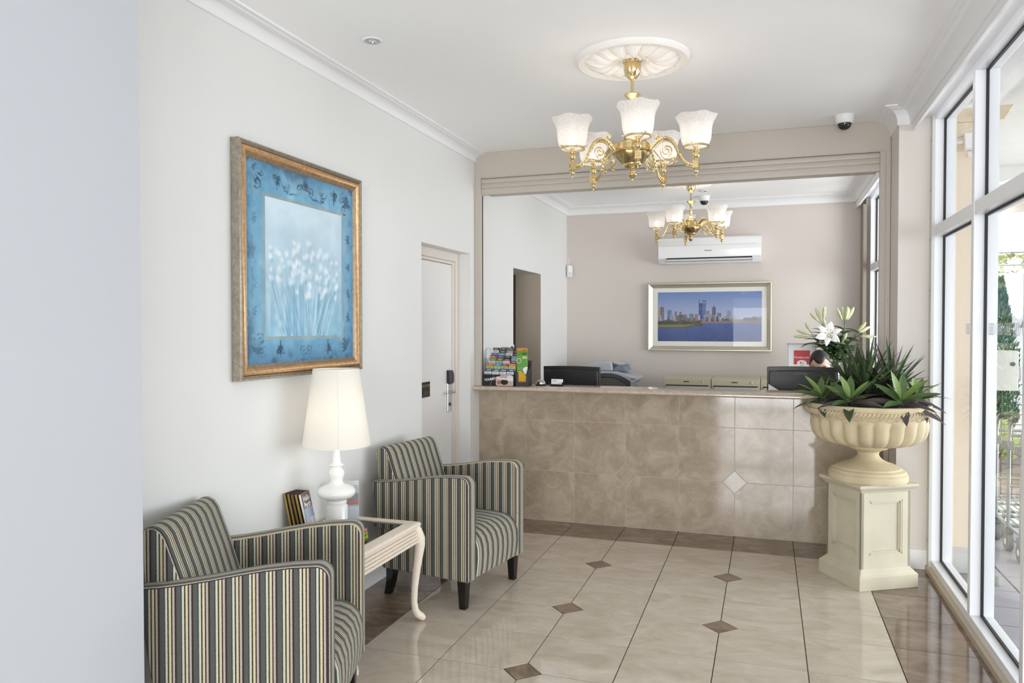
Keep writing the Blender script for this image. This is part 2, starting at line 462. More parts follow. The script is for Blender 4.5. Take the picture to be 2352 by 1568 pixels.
dia = [(c * .4, ys[2] - .4 * (r - 1)) for c in (1, 3) for r in range(2, 16, 2)]
cut = [(a, b, HD) for a, b in dia]
xs = [XL, -.4, 0, .4, .8, 1.2, 1.6, 2.0, XR]
for j in range(len(ys) - 1):
    y1, y0 = ys[j], ys[j + 1]
    if y0 < -6.2: break
    for i in range(len(xs) - 1):
        m = M_dark if (j == 0 or i in (0, len(xs) - 2)) else M_tile
        tile_mesh(rect(xs[i], xs[i + 1], y0, y1, cut), -.009, random.uniform(-.0003, .0003), m).build('tile', m, floor)
for (a, b) in dia:
    if b < -6.2: continue
    h = HD - G * .6
    tile_mesh([(a - h, b), (a, b - h), (a + h, b), (a, b + h)], -.009, 0, M_dark).build('diamond_tile', M_dark, floor)
MB().box(-1.06, 2.49, 0.16, 2.83, -.01, 0).build('office_floor_covering', mat('office_floor_vinyl', srgb(176, 164, 148), .4), floor)
MB().box(-.79, 2.39, YF + .1, -6.17, -.01, 0).build('stone_floor', M_tile, floor)

struct('ceiling', MB().box(-1.07, 2.55, YF, 2.95, ZC, ZC + .12), M_ceil)
# left wall, with the door recess and the office doorway
wl = MB()
Y0, Y1, ZD = -1.076, -.193, 2.10       # door recess
Q0, Q1, ZQ = .873, 1.769, 2.07         # office doorway
wl.box(-1.07, XL, YF, Y0, 0, ZC).box(-1.07, XL, Y0, Y1, ZD, ZC).box(-1.07, XL, Y1, Q0, 0, ZC)
wl.box(-1.07, XL, Q0, Q1, ZQ, ZC).box(-1.07, XL, Q1, 2.95, 0, ZC)
wall_left = struct('wall_left', wl, M_wall)
# projecting nib at the far left of the photograph
struct('wall_nib', MB().box(XL, -.45, YF, -3.845, 0, ZC), mat('nib_light_tinted_paint', srgb(184, 187, 193), .6))  # base colour cooled and dimmed to carry sky tint and weaker light
struct('wall_back', MB().box(-1.07, 2.55, 2.84, 2.98, 0, ZC), M_back)
# dark passage behind the office doorway
hall = MB().box(-2.4, -2.3, .3, 2.4, 0, 2.4).box(-2.3, -1.07, .3, .4, 0, 2.4).box(-2.3, -1.07, 2.3, 2.4, 0, 2.4).box(-2.4, -1.07, .3, 2.4, 2.4, 2.5).box(-2.4, -1.07, .3, 2.4, -.12, 0)
struct('wall_passage', hall, M_hall)
struct('trim_doorway_lining', MB().box(-1.069, -.797, Q1 - .006, Q1 - .0005, 0, ZQ), mat('lining_beige_paint', srgb(196, 182, 165), .7))
struct('trim_doorway', MB().box(-1.10, -1.075, 1.735, 1.78, 0, 2.1).box(-1.10, -1.075, .86, .90, 0, 2.1).box(-1.10, -1.075, .86, 1.78, 2.07, 2.11), M_timber)
# shopfront behind the photographer: low dado, posts, head
wf = MB().box(-1.07, 2.55, YF - .1, YF, 2.3, ZC).box(-1.07, .55, YF - .1, YF, 0, 2.3).box(2.35, 2.55, YF - .1, YF, 0, 2.3)
wall_front = struct('wall_front', wf, M_wall)
fd = MB()
for x in (.55, 1.43, 2.30): fd.box(x, x + .05, YF - .07, YF - .02, 0, 2.3)
fd.box(.55, 2.35, YF - .07, YF - .02, 2.25, 2.3).box(.55, 2.35, YF - .07, YF - .02, .95, 1.03)
struct('door_2', fd, M_frame)
# column between lobby window and office window
M_colp = mat('column_cream_paint', srgb(224, 216, 209), .55)
struct('wall_right', MB().box(2.2, 2.52, -.41, .36, 0, ZC).box(2.45, 2.52, 2.66, 2.84, 0, ZC).box(2.36, 2.52, 2.70, 2.84, 0, ZC), M_colp)
struct('baseboard_column', MB().box(2.185, 2.39, -.424, -.41, 0, .125).box(2.186, 2.2, -.41, -.02, 0, .125), M_corn, bev=.003)
struct('baseboard_left', MB().box(XL, XL + .014, -3.845, Y0, 0, .11), M_corn, bev=.003)
# cornices
def cove(p, d, z=ZC):
    pts = [(0, z), (p, z), (p, z - .010), (p - .018, z - .014)]
    for k in range(7):
        a = PI / 2 * k / 6
        pts.append((p - .022 - (p - .034) * sin(a) * 1.0, z - .018 - (d - .034) * (1 - cos(a))))
    pts += [(.012, z - d + .010), (.010, z - d), (0, z - d)]
    return pts
struct('trim_cornice_left', MB().sweep([(XL, -.1), (XL, -3.845), (-.45, -3.845), (-.45, YF)], cove(.088, .072), left=1), M_corn, smooth=.5)
struct('trim_cornice_office', MB().sweep([(2.28, YB), (XL, YB), (XL, -.06)], cove(.1, .085), left=1), M_corn, smooth=.5)
struct('trim_cornice_column', MB().sweep([(2.27, YF), (2.27, -.41), (2.2, -.41), (2.2, -.1)], cove(.092, .112), left=1), M_corn, smooth=.5)
struct('trim_cornice_office_right', MB().sweep([(2.28, .1), (2.28, YB)], cove(.1, .085), left=1), M_corn, smooth=.5)
struct('trim_pelmet', MB().box(2.27, 2.288, YF, -.412, 2.752, 2.832).box(2.27, 2.43, YF, -.412, 2.83, ZC), M_corn, bev=.002)
struct('trim_pelmet_office', MB().box(2.28, 2.298, .36, YB, 2.752, 2.832).box(2.28, 2.43, .36, YB, 2.83, ZC), M_corn, bev=.002)

# ------------------------------------------------------------------ shopfront windows (frame, panes, gaskets)
def window(name, y0, y1, mulls, ztr, head=2.80, sill=.075):
    fx0, gx, fx1 = 2.392, 2.445, 2.50
    fr = MB()
    fr.box(fx0, fx1, y0, y1, 0, sill).box(fx0, fx1, y0, y1, head, ZC)
    fr.box(fx0, fx1, y1 - .001, y1 + .055, 0, ZC)
    for m in mulls: fr.box(fx0, fx1, m, m + .05, sill, head)
    edges = sorted([y0] + [m for m in mulls] + [m + .05 for m in mulls] + [y1])
    bays = [(edges[i], edges[i + 1]) for i in range(0, len(edges), 2)]
    for a, b in bays:
        fr.box(fx0 + .003, fx1 - .003, a, b, ztr - .033, ztr + .033)
    w = struct(name, fr, M_frame, bev=.0025)
    for a, b in bays:
        for z0, z1 in ((sill, ztr - .033), (ztr + .033, head)):
            if b - a < .05: continue
            g = MB()
            t = .011
            g.box(gx - .006, gx + .006, a, a + t, z0, z1).box(gx - .006, gx + .006, b - t, b, z0, z1)
            g.box(gx - .006, gx + .006, a, b, z0, z0 + t).box(gx - .006, gx + .006, a, b, z1 - t, z1)
            g.build('gasket', M_gask, w)
            MB().add([(gx, a + .004, z0 + .004), (gx, b - .004, z0 + .004), (gx, b - .004, z1 - .004), (gx, a + .004, z1 - .004)], [(0, 1, 2, 3)]).build('pane', M_glass, w)
    return w
w1 = window('window_1', -3.2, -.47, [-1.414, -2.25], 2.117)
struct('wall_right_unseen', MB().box(2.392, 2.52, -6.3, -3.2, 0, ZC).box(2.392, 2.52, YF, -6.3, 2.3, ZC), M_wall)  # unseen solid stretch, added to hold window light off the nib
window('added_fill_opening', YF + .02, -6.36, [-7.4], 2.117, head=2.3)  # made-up opening, added to let the right-hand fill lamp in
w2 = window('window_2', .36, 2.60, [1.05, 1.8], 2.117)
struct('trim_channel', MB().box(2.375, 2.392, -.475, -.41, 0.0, ZC - .06), M_chan, bev=.002)
for k in range(9): MB().sphere((2.374, -.445, .2 + .31 * k), .006, 8, 6).build('screw_head', M_chrome, bpy.data.objects['trim_channel'])
struct('trim_sill', MB().box(2.365, 2.392, YF, -.42, 0, .035), mat('beige_sill_trim', srgb(196, 182, 162), .6), bev=.002)
# etched safety marks on the big pane
dec = MB()
for g0 in (-1.50, -1.63, -1.76, -1.89, -2.02, -1.05, -1.18):
    for k in range(4):
        yc = g0 - .024 * k
        pts = [(2.4438, yc + .016 * cos(a), 1.515 + .028 * sin(a)) for a in [2 * PI * q / 14 for q in range(15)]]
        dec.tube(pts, .0009, 4)
dec.build('etched_loop_marks', mat('etched_mark', srgb(186, 188, 188), .8), w1)
# blind stacked at the back corner of the office window
struct('trim_office_blind', MB().box(2.325, 2.36, 2.62, 2.835, 0, 2.76), mat('blind_fabric', srgb(150, 140, 128), .9), bev=.004)

# ------------------------------------------------------------------ door in the left wall
dr = MB()
X1 = -.886
dr.box(-1.06, X1, Y1 - .062, Y1, 0, ZD).box(-1.06, X1, Y0, Y0 + .062, 0, ZD).box(-1.06, X1, Y0 + .062, Y1 - .062, ZD - .065, ZD)
dr.box(-1.06, -.902, Y1 - .085, Y1 - .062, 0, ZD - .065).box(-1.06, -.902, Y0 + .062, Y0 + .085, 0, ZD - .065).box(-1.06, -.902, Y0 + .085, Y1 - .085, ZD - .088, ZD - .065)
door = struct('door_1', dr, mat('door_frame_shaded_paint', srgb(220, 212, 203), .35), bev=.003)  # beige tone puts the shade of the far jamb into the colour
MB().box(-.955, -.915, Y0 + .088, Y1 - .088, .008, ZD - .092).build('door_leaf', M_door, door, bev=.002)
lk = thing('electronic_door_lock', 'brushed steel lever lock with black card reader on the white door', 'lock', (-.915, -.345, 1.03))
MB().box(0, .012, -.035, .035, -.155, .10).build('back_plate', M_chrome, lk, bev=.004)
MB().prism([(.0, .06), (.022, .055), (.034, .07), (.034, .13), (.026, .158), (0, .165)], 'y', -.036, .036).build('card_reader', M_black, lk, bev=.005, loc=None)
lv = MB(); lv.tube([(.01, 0, -.005), (.05, 0, -.005)], .009, 10); lv.tube([(.05, .006, -.005), (.052, -.05, -.006), (.048, -.115, -.009)], [.010, .009, .007], 10)
lv.build('lever_handle', M_chrome, lk, smooth=SM)
MB().tube([(.01, 0, -.10), (.016, 0, -.10)], .014, 16).build('key_cylinder', M_dgrey, lk, smooth=SM)
kr = thing('key_return_box', 'small black key return plate on the white door beside the lock', 'sign', (-.915, -.765, 1.075))
MB().box(0, .006, -.07, .07, -.055, .055).build('plate', M_blackg, kr, bev=.001)
MB().box(.006, .008, -.035, .035, -.03, -.012).build('slot', M_dgrey, kr)
inst('lettering', text_mesh('KEY RETURN', .022, mat('gold_lettering', srgb(150, 140, 100), .4)), kr, (.0068, 0, .028), ROT_PX)

# ------------------------------------------------------------------ roller shutter framing the counter opening
YS = -.1
rs = thing('roller_shutter', 'beige roller shutter housing framing the reception counter opening', 'shutter', (.7, YS, 1.06))
def R_(mb): return mb.move((-.7, -YS, -1.06))
R_(MB().box(XL + .001, 2.193, YS, YS + .03, 2.711, ZC - .001)).build('fascia_panel', M_fascia, rs, bev=.002)
R_(MB().box(XL + .001, 2.193, YS + .003, YS + .03, 2.704, 2.711)).build('fascia_lip', M_fascia, rs)
R_(MB().box(XL + .001, -.741, YS, YS + .05, 1.0595, 2.704)).build('side_post', M_fascia, rs, bev=.002)
R_(MB().box(2.133, 2.167, YS, YS + .05, 1.0595, 2.704)).build('side_post', M_fascia, rs, bev=.002)
p2 = R_(MB().box(2.167, 2.198, YS + .002, YS + .03, .0, 2.826)).build('wall_channel', M_fascia, rs, bev=.002)
for k in range(8): MB().sphere((2.182 - .7, .001, .25 + .2 * k), .005, 8, 6).build('screw_head', M_chan, rs)
for z0, z1, o in ((2.665, 2.705, .018), (2.628, 2.664, .024), (2.573, 2.627, .016)):
    pr = [(o + .012, z0), (o + .004, z0 + .004), (o, (z0 + z1) / 2), (o + .004, z1 - .004), (o + .012, z1), (o + .02, z1), (o + .02, z0)]
    R_(MB().prism([(YS + a, b) for a, b in pr], 'x', -.742, 2.134)).build('shutter_slat', M_fascia, rs, smooth=.5)
R_(MB().box(-.742, 2.134, YS + .03, YS + .26, 2.60, 2.90)).build('roll_housing', M_fascia, rs)
R_(MB().box(-.7412, -.739, YS + .034, YS + .0495, 1.0595, 2.57)).build('guide_groove', M_black, rs)

# ------------------------------------------------------------------ reception counter
rc = thing('reception_counter', 'long reception counter faced with polished beige marble tiles', 'counter', (.7, 0, 0))
MB().box(XL - .7, 2.198 - .7, -.0018, .15, 0, 1.024).build('base', M_cgrout, rc)
zr = [0.002, .394, .792, 1.0235]
xc = [XL, -.4, 0, .4, .8, 1.2, 1.6, 2.0, 2.198]
cd = [(x, .394) for x in (.4, 1.2, 2.0)]
G = .003
for j in range(3):
    for i in range(len(xc) - 1):
        pl = rect(xc[i], xc[i + 1], zr[j], zr[j + 1], [(a, b, .0845) for a, b in cd])
        mb = tile_mesh([(p[0] - .7, p[1]) for p in pl], 0, .009, M_ctile)
        mb.v = [(x, .006 - z, y) for x, y, z in mb.v]
        mb.build('tile', M_ctile, rc)
for a, b in cd:
    h = .0825
    if a > 1.9: continue
    mb = tile_mesh([(a - h - .7, b), (a - .7, b - h), (a + h - .7, b), (a - .7, b + h)], 0, .009, M_dtile)
    mb.v = [(x, .006 - z, y) for x, y, z in mb.v]
    mb.build('diamond_tile', M_dtile if a > 1 else M_ctile, rc)
ct = MB()
nose = [(-.135, 1.0245), (-.143, 1.0275), (-.149, 1.034), (-.150, 1.042), (-.147, 1.050), (-.141, 1.056), (-.133, 1.0585), (.2, 1.0585), (.2, 1.0245)]
ct.prism(nose, 'x', XL + .001, 2.199)
o = ct.build('countertop', M_stone, smooth=.5); setp(o, 'polished beige stone countertop with rounded front edge on the reception counter', 'countertop')

# ------------------------------------------------------------------ striped armchairs
def stripe_uv(me, mode='auto'):
    uv = me.uv_layers.new(name='stripe')
    for p in me.polygons:
        n = p.normal
        side = abs(n.y) > .72
        for li in p.loop_indices:
            v = me.vertices[me.loops[li].vertex_index].co
            uv.data[li].uv = (v.x + .013 if side else v.y + .021, v.z)
def fabric(mb, name, parent, bev, seg=3):
    me = mb.mesh(name, M_stripe, smooth=.6, bev=bev, seg=seg)
    stripe_uv(me)
    return inst(name, me, parent)
AW, ZB = .645, .157
def arc2(cx, cy, r, a0, a1, n=6): return [(cx + r * cos(a0 + (a1 - a0) * k / n), cy + r * sin(a0 + (a1 - a0) * k / n)) for k in range(n + 1)]
def armchair(label):
    t = thing('armchair', label, 'armchair', group=None)
    sx, sy = .33, AW / 2                  # local origin under the middle of the chair; x forward, y to its left
    arm = [(0, ZB)] + arc2(-.045, .675, .045, 0, PI / 2) + [(-.13, .716), (-.22, .706), (-.31, .691), (-.40, .674), (-.49, .660), (-.57, .650), (-.648, .645), (-.645, .60), (-.575, ZB)]
    for y0 in (0, AW - .09):
        fabric(MB().prism([(a + sx, b) for a, b in arm][::-1], 'y', y0 - sy, y0 + .09 - sy), 'arm', t, .011)
    st = [(-.50, ZB), (-.50, .40), (-.40, .412), (-.28, .418), (-.16, .418), (-.07, .412)] + [(-.03, .395), (-.004, .367), (.010, .325), (.013, .27), (.008, .21), (.0, ZB + .004)]
    fabric(MB().prism([(a + sx, b) for a, b in st], 'y', .0915 - sy, AW - .0915 - sy), 'seat', t, .014)
    bk = [(-.43, .30), (-.458, .42), (-.530, .66), (-.568, .765), (-.580, .797), (-.597, .821), (-.618, .834), (-.641, .834), (-.659, .824), (-.668, .803), (-.668, .775), (-.652, .64), (-.572, ZB), (-.50, ZB)]
    fabric(MB().prism([(a + sx, b) for a, b in bk][::-1], 'y', .064 - sy, AW - .080 - sy), 'backrest', t, .014)
    for px, py, dx in ((-.055, .045, 0), (-.055, AW - .045, 0), (-.535, .045, -.028), (-.535, AW - .045, -.028)):
        lg = MB()
        rings = []
        for k in range(5):
            f = k / 4; h = .027 - .008 * f; z = ZB + .004 - f * (ZB + .004); ox = dx * f * f
            rings += [(px + sx + ox - h, py - sy - h, z), (px + sx + ox + h, py - sy - h, z), (px + sx + ox + h, py - sy + h, z), (px + sx + ox - h, py - sy + h, z)]
        fs = [(0, 1, 2, 3), (19, 18, 17, 16)]
        for k in range(4):
            for q in range(4): fs.append((k * 4 + q, k * 4 + (q + 1) % 4, k * 4 + 4 + (q + 1) % 4, k * 4 + 4 + q))
        lg.add(rings, fs).build('leg', M_legblk, t, bev=.003)
    return t
def place_chair(t, ox, oy, a):
    # (ox,oy): front corner on the chair's own right-hand side
    cx, cy = -.33, AW / 2
    t.location = (ox + cx * cos(a) - cy * sin(a), oy + cx * sin(a) + cy * cos(a), 0); t.rotation_euler = (0, 0, a)
c2 = armchair('striped fabric armchair standing near the reception counter beyond the side table')
place_chair(c2, -.083, -2.008, -.172)
c1 = copy_tree(c2); c1['label'] = 'striped fabric armchair in the left foreground, partly hidden behind the white wall'
place_chair(c1, .028, -3.530, .332)
for c in (c1, c2): c['group'] = 'striped lobby armchairs'

# ------------------------------------------------------------------ side table
TX, TY, TZ = -.525, -2.52, .52
tb = thing('side_table', 'whitewashed side table with reeded apron, cabriole legs and smoked glass top between the armchairs', 'table', (TX, TY, 0))
hx, hy = .25, .335
fr = MB()
fw = .062
def ring_profile(mb, x, y, prof):
    """closed rectangular moulding: prof = (inset, z) list, mitred corners"""
    n = len(prof); vs = []; fs = []
    for sx_, sy_ in ((-1, -1), (1, -1), (1, 1), (-1, 1)):
        for i, z in prof: vs.append((sx_ * (x - i), sy_ * (y - i), z))
    for k in range(4):
        q = (k + 1) % 4
        for i in range(n): fs.append((k * n + i, q * n + i, q * n + (i + 1) % n, k * n + (i + 1) % n))
    return mb.add(vs, fs)
ring_profile(fr, hx, hy, [(0, TZ - .022), (-.002, TZ - .012), (.004, TZ - .003), (.010, TZ), (fw, TZ), (fw, TZ - .008), (fw - .006, TZ - .022)])
fr.build('top_frame', M_wash, tb, smooth=.5)
M_smoke = mat('smoked_glass', srgb(38, 36, 36), .03, spec=.6)
MB().box(-hx + fw - .004, hx - fw + .004, -hy + fw - .004, hy - fw + .004, TZ - .016, TZ - .006).build('glass_inset', M_smoke, tb)
reed = []
z = TZ - .022; off = .012
for k in range(5):
    hh = .0165
    reed += [(off + .008, z), (off - .001, z - hh * .10), (off - .005, z - hh * .35), (off - .005, z - hh * .65), (off - .001, z - hh * .90), (off + .008, z - hh)]
    z -= hh; off -= .0028
reed += [(off + .02, z), (.04, z), (.04, TZ - .022)]
ring_profile(MB(), hx, hy, reed).build('reeded_apron', M_wash, tb)
for sx_, sy_ in ((1, -1), (1, 1), (-1, -1), (-1, 1)):
    pts = [(-.028, .50), (-.016, .47), (-.006, .435), (-.004, .40), (-.012, .34), (-.024, .26), (-.033, .18), (-.036, .11), (-.030, .065), (-.016, .04), (.004, .024), (.016, .012)]
    rr = [.020, .026, .029, .027, .023, .020, .0175, .0165, .018, .0195, .020, .014]
    k = .72
    MB().tube([(sx_ * (hx + o * k), sy_ * (hy + o * k), z) for o, z in pts], rr, 10).build('leg', M_wash, tb, smooth=1.0)

# ------------------------------------------------------------------ table lamp
LX, LY = -.59, -2.48
lp = thing('table_lamp', 'white glossy turned table lamp with tapered white fabric shade on the side table', 'lamp', (LX, LY, TZ))
prof = [(.0, 0), (.054, 0), (.054, .125), (.050, .130), (.046, .133), (.049, .140), (.050, .147), (.046, .152), (.060, .160), (.078, .168), (.090, .180), (.0935, .192), (.091, .205), (.080, .217), (.058, .226), (.040, .232), (.032, .240), (.030, .250), (.033, .262), (.039, .276), (.0405, .288), (.037, .300), (.028, .310), (.025, .316), (.030, .322), (.038, .326), (.030, .331), (.022, .337), (.020, .36), (.017, .40), (.014, .44), (.012, .47), (0, .47)]
MB().lathe(prof, 40).build('base', M_white, lp, smooth=.9)
sh = MB().lathe([(.166, .425), (.112, .797)], 56, cap=False)
sh.build('lamp_shade', M_shade, lp, smooth=3)
rm = MB()
for r, z in ((.166, .425), (.112, .797)):
    rm = MB(); rm.lathe([(r - .001, z - .002), (r + .0012, z - .002), (r + .0012, z + .003), (r - .001, z + .003), (r - .001, z - .002)], 56, cap=False); rm.build('shade_rim', mat('shade_trim_cloth', srgb(232, 228, 220), .8), lp)

MB().tube([(0, -.1665, .426), (0, -.1127, .797)], .0012, 5).move(rz=rad(35)).build('shade_seam', mat('shade_trim_cloth', None), lp)
MB().tube([(0, 0, .47), (0, 0, .53)], .016, 12).build('lamp_holder', M_plast, lp)
MB().sphere((0, 0, .575), .033, 16, 10).build('bulb', M_bulb, lp, smooth=3)

# ------------------------------------------------------------------ leaflets and packets on the side table
M_cov = {}
def cmat(rgb): 
    k = 'print_%02x%02x%02x' % rgb
    return mat(k, srgb(*rgb), .4, spec=.35)
gold = [(176, 150, 70), (150, 128, 58), (120, 100, 50), (168, 140, 66), (186, 164, 100)]
for k in range(5):
    t = thing('booklet', 'gold-edged travel booklet leaning in a row on the side table behind the near armchair', 'booklet', (-.738 + .0182 * k, -2.585 + .003 * k, TZ), rad(90 + 3 * k), 'row of travel booklets')
    mb = MB().box(-.05, .05, -.0055, .0055, 0, .205).move(rx=rad(-13))
    mb.build('pages', cmat(gold[k]) if k < 4 else M_paper, t)
    cv = MB().box(-.051, .051, -.0065, -.0054, 0, .207).box(-.051, .051, .0054, .0065, 0, .207).box(.050, .0515, -.0065, .0065, 0, .207).move(rx=rad(-13))
    cv.build('cover', cmat((74, 60, 52)), t)
    if k == 4:
        t['label'] = 'front booklet of the leaning row, cover reading Hello Perth'
    else: t['label'] = ['rearmost travel booklet of the leaning row, nearest the wall', 'second travel booklet from the wall in the leaning row', 'third travel booklet from the wall in the leaning row', 'fourth travel booklet from the wall, just behind the Hello Perth one'][k]
t5 = t
# photo cover of the front booklet (faces the light and the viewer)
H, Wd = 60, 30
yy, xx = np.mgrid[0:H, 0:Wd] / np.array([H, Wd]).reshape(2, 1, 1)
im = np.zeros((H, Wd, 3)); im[:] = lin([176, 190, 206]); im[yy < .34] = lin([132, 112, 104])
im[(yy > .68) & (xx < .45)] = lin([206, 170, 140]); im[yy > .84] = lin([150, 132, 124])
im[(abs(yy - .7) < .1) & (xx > .5)] = lin([226, 226, 230])
Mx = Matrix.Rotation(rad(-13), 4, 'X')
picture('cover_picture', im, lambda u, v: tuple(Mx @ Vector((-.05 + .1 * u, -.0068, .205 - .203 * v))), M_card, t5)
for i, (tx, z) in enumerate((('Hello', .178), ('Perth', .148))):
    o = inst('lettering', text_mesh(tx, .036, M_paper, .0003, .0006), t5)
    o.matrix_local = Mx @ Matrix.Translation((0, -.0072, z)) @ Matrix.Rotation(PI / 2, 4, 'X')
# upright brochure behind the lamp
t = thing('brochure', 'upright holiday brochure standing behind the lamp base on the side table', 'brochure', (-.655, -2.265, TZ), rad(28))
MB().box(-.056, .056, -.006, .006, 0, .20).build('pages', M_paper, t)
im = np.zeros((48, 26, 3)); yy, xx = np.mgrid[0:48, 0:26] / np.array([48, 26]).reshape(2, 1, 1)
im[:] = lin([196, 212, 222]); im[(yy > .3) & (yy < .55)] = lin([150, 160, 172]); im[(yy > .45) & (yy < .62) & (xx > .3)] = lin([196, 150, 150]); im[(yy > .66)] = lin([226, 234, 240]); im[(yy > .7) & (xx < .3)] = lin([120, 172, 202]); im[yy < .1] = lin([240, 240, 240])
picture('cover_picture', im, lambda u, v: (-.055 + .11 * u, -.0066, .199 - .197 * v), M_card, t)
for k, (c, z) in enumerate((((176, 196, 60), 0), ((150, 170, 50), .017), ((198, 120, 110), .034))):
    lab = ['lowest yellow-green packet of the little stack on the glass tabletop', 'middle olive-green packet of the little stack on the glass tabletop', 'top pink and green packet of the little stack on the glass tabletop'][k]
    t = thing('packet', lab, 'packet', (-.41, -2.585 - .004 * k, TZ - .0055 + z), rad(12), 'stack of small packets')
    MB().box(-.035, .035, -.045, .045, 0, .0165).build('carton', cmat(c), t, bev=.0015)
    MB().box(.0345, .0358, -.03, .02, .004, .012).build('printed_band', cmat((92, 96, 40)), t)

# ------------------------------------------------------------------ framed botanical painting on the left wall
PY0, PY1, PZ0, PZ1 = -2.995, -1.945, 1.287, 2.350
fp = thing('framed_painting', 'large framed blue flower painting hanging above the lamp on the left wall', 'painting', (XL, (PY0 + PY1) / 2, (PZ0 + PZ1) / 2))
hw, hh = (PY1 - PY0) / 2, (PZ1 - PZ0) / 2
def wall_ring(mb, hw, hh, prof):       # prof: (inset, depth) -> x = depth
    n = len(prof); vs = []; fs = []
    for a, b in ((-1, -1), (1, -1), (1, 1), (-1, 1)):
        for i, d in prof: vs.append((d, a * (hw - i), b * (hh - i)))
    for k in range(4):
        q = (k + 1) % 4
        for i in range(n): fs.append((k * n + i, q * n + i, q * n + (i + 1) % n, k * n + (i + 1) % n))
    return mb.add(vs, fs)
wall_ring(MB(), hw, hh, [(0, .002), (0, .040), (.003, .046), (.009, .048), (.013, .044), (.017, .047), (.020, .044), (.022, .038), (.022, .002)]).build('outer_moulding', M_silver, fp, smooth=.5)
wall_ring(MB(), hw - .022, hh - .022, [(0, .002), (0, .038), (.005, .046), (.014, .048), (.024, .043), (.033, .033), (.035, .030), (.035, .002)]).build('bronze_moulding', M_bronze, fp, smooth=.8)
wall_ring(MB(), hw - .057, hh - .057, [(0, .002), (0, .031), (.005, .033), (.008, .029), (.011, .031), (.015, .026), (.020, .024), (.020, .002)]).build('inner_moulding', M_silver, fp, smooth=.5)
# the painting itself
H, Wd = 300, 296
V_, U_ = np.mgrid[0:H, 0:Wd]; U_ = (U_ + .5) / Wd; V_ = (V_ + .5) / H
def noise2(h, w, n, seed):
    r = np.random.default_rng(seed); g = r.random((n + 2, n + 2))
    y = np.linspace(0, n, h, endpoint=False); x = np.linspace(0, n, w, endpoint=False)
    yi, xi = y.astype(int), x.astype(int); fy, fx = (y - yi)[:, None], (x - xi)[None, :]
    fy = fy * fy * (3 - 2 * fy); fx = fx * fx * (3 - 2 * fx)
    return (g[np.ix_(yi, xi)] * (1 - fy) * (1 - fx) + g[np.ix_(yi, xi + 1)] * (1 - fy) * fx + g[np.ix_(yi + 1, xi)] * fy * (1 - fx) + g[np.ix_(yi + 1, xi + 1)] * fy * fx)
def fbm(h, w, n, seed): return sum(noise2(h, w, n * 2 ** k, seed + k) * .5 ** (k + 1) for k in range(4)) / .9375
def mixc(im, a, c): return im * (1 - a[..., None]) + lin(c) * a[..., None]
im = np.zeros((H, Wd, 3)); im[:] = lin([120, 172, 202])
n1 = fbm(H, Wd, 5, 1); n2 = fbm(H, Wd, 14, 9)
im = mixc(im, np.clip((n1 - .42) * 2.2, 0, 1) * .8, [74, 132, 168]); im = mixc(im, np.clip((n2 - .5) * 2.6, 0, 1) * .55, [168, 210, 230])
edge = np.minimum(np.minimum(U_, 1 - U_), np.minimum(V_, 1 - V_))
im = mixc(im, np.clip(1 - edge / .05, 0, 1) * .45, [52, 104, 142]); im = mixc(im, np.clip((V_ - .86) / .1, 0, 1) * .4, [58, 108, 146])
n4 = fbm(H, Wd, 24, 70)
im = mixc(im, np.clip((n2 - .54) * 5, 0, 1) * np.clip(1 - edge / .10, 0, 1) * .8, [44, 76, 104])
im = mixc(im, np.clip((n4 - .55) * 6, 0, 1) * np.clip(1 - edge / .13, 0, 1) * .5, [52, 92, 124])
im = im * (.86 + .28 * n4[..., None])
worn = None
def stroke(im, pts, w, c, a=1.0, taper=0, wear=0):
    xs_ = [p[0] for p in pts]; ys_ = [p[1] for p in pts]; m = w * 2.2
    i0, i1 = max(0, int((min(ys_) - m) * H)), min(H, int((max(ys_) + m) * H) + 2); j0, j1 = max(0, int((min(xs_) - m) * Wd)), min(Wd, int((max(xs_) + m) * Wd) + 2)
    if i1 <= i0 or j1 <= j0: return im
    U, V = U_[i0:i1, j0:j1], V_[i0:i1, j0:j1]
    d = np.full(U.shape, 9.0); n = len(pts) - 1
    for k, ((x0, y0), (x1, y1)) in enumerate(zip(pts[:-1], pts[1:])):
        dx, dy = x1 - x0, y1 - y0; L2 = dx * dx + dy * dy + 1e-12
        t = np.clip(((U - x0) * dx + (V - y0) * dy) / L2, 0, 1)
        ww = w * (1 if not taper else (1.15 - taper * abs((k + t) / n * 2 - 1)))
        d = np.minimum(d, np.hypot(U - x0 - t * dx, V - y0 - t * dy) / np.maximum(ww, 1e-4))
    al = np.clip(1.35 - d, 0, 1) * a
    if wear: al = al * np.clip((worn[i0:i1, j0:j1] - .36) * 5, .25, 1)
    im = im.copy(); im[i0:i1, j0:j1] = mixc(im[i0:i1, j0:j1], al, c)
    return im
def spiral(cx, cy, r0, r1, a0, turns, n=18): return [(cx + (r0 + (r1 - r0) * k / n) * cos(a0 + turns * 2 * PI * k / n), cy + (r0 + (r1 - r0) * k / n) * sin(a0 + turns * 2 * PI * k / n)) for k in range(n + 1)]
ink = [36, 60, 84]
worn = fbm(H, Wd, 30, 90)
def leafs(im, cx, cy, R, a0, a1, n, w, al):
    for k in range(n):
        t = a0 + (a1 - a0) * k / max(1, n - 1); L = R * (.75 + .25 * sin(PI * k / max(1, n - 1)))
        c_, s_ = cos(t), sin(t); bend = .22 * L * (k / max(1, n - 1) - .5) * 2
        im = stroke(im, [(cx + .15 * L * c_, cy + .15 * L * s_), (cx + .6 * L * c_ - bend * s_ * .4, cy + .6 * L * s_ + bend * c_ * .4), (cx + L * c_ - bend * s_, cy + L * s_ + bend * c_)], w, ink, al, .95, 1)
    return im
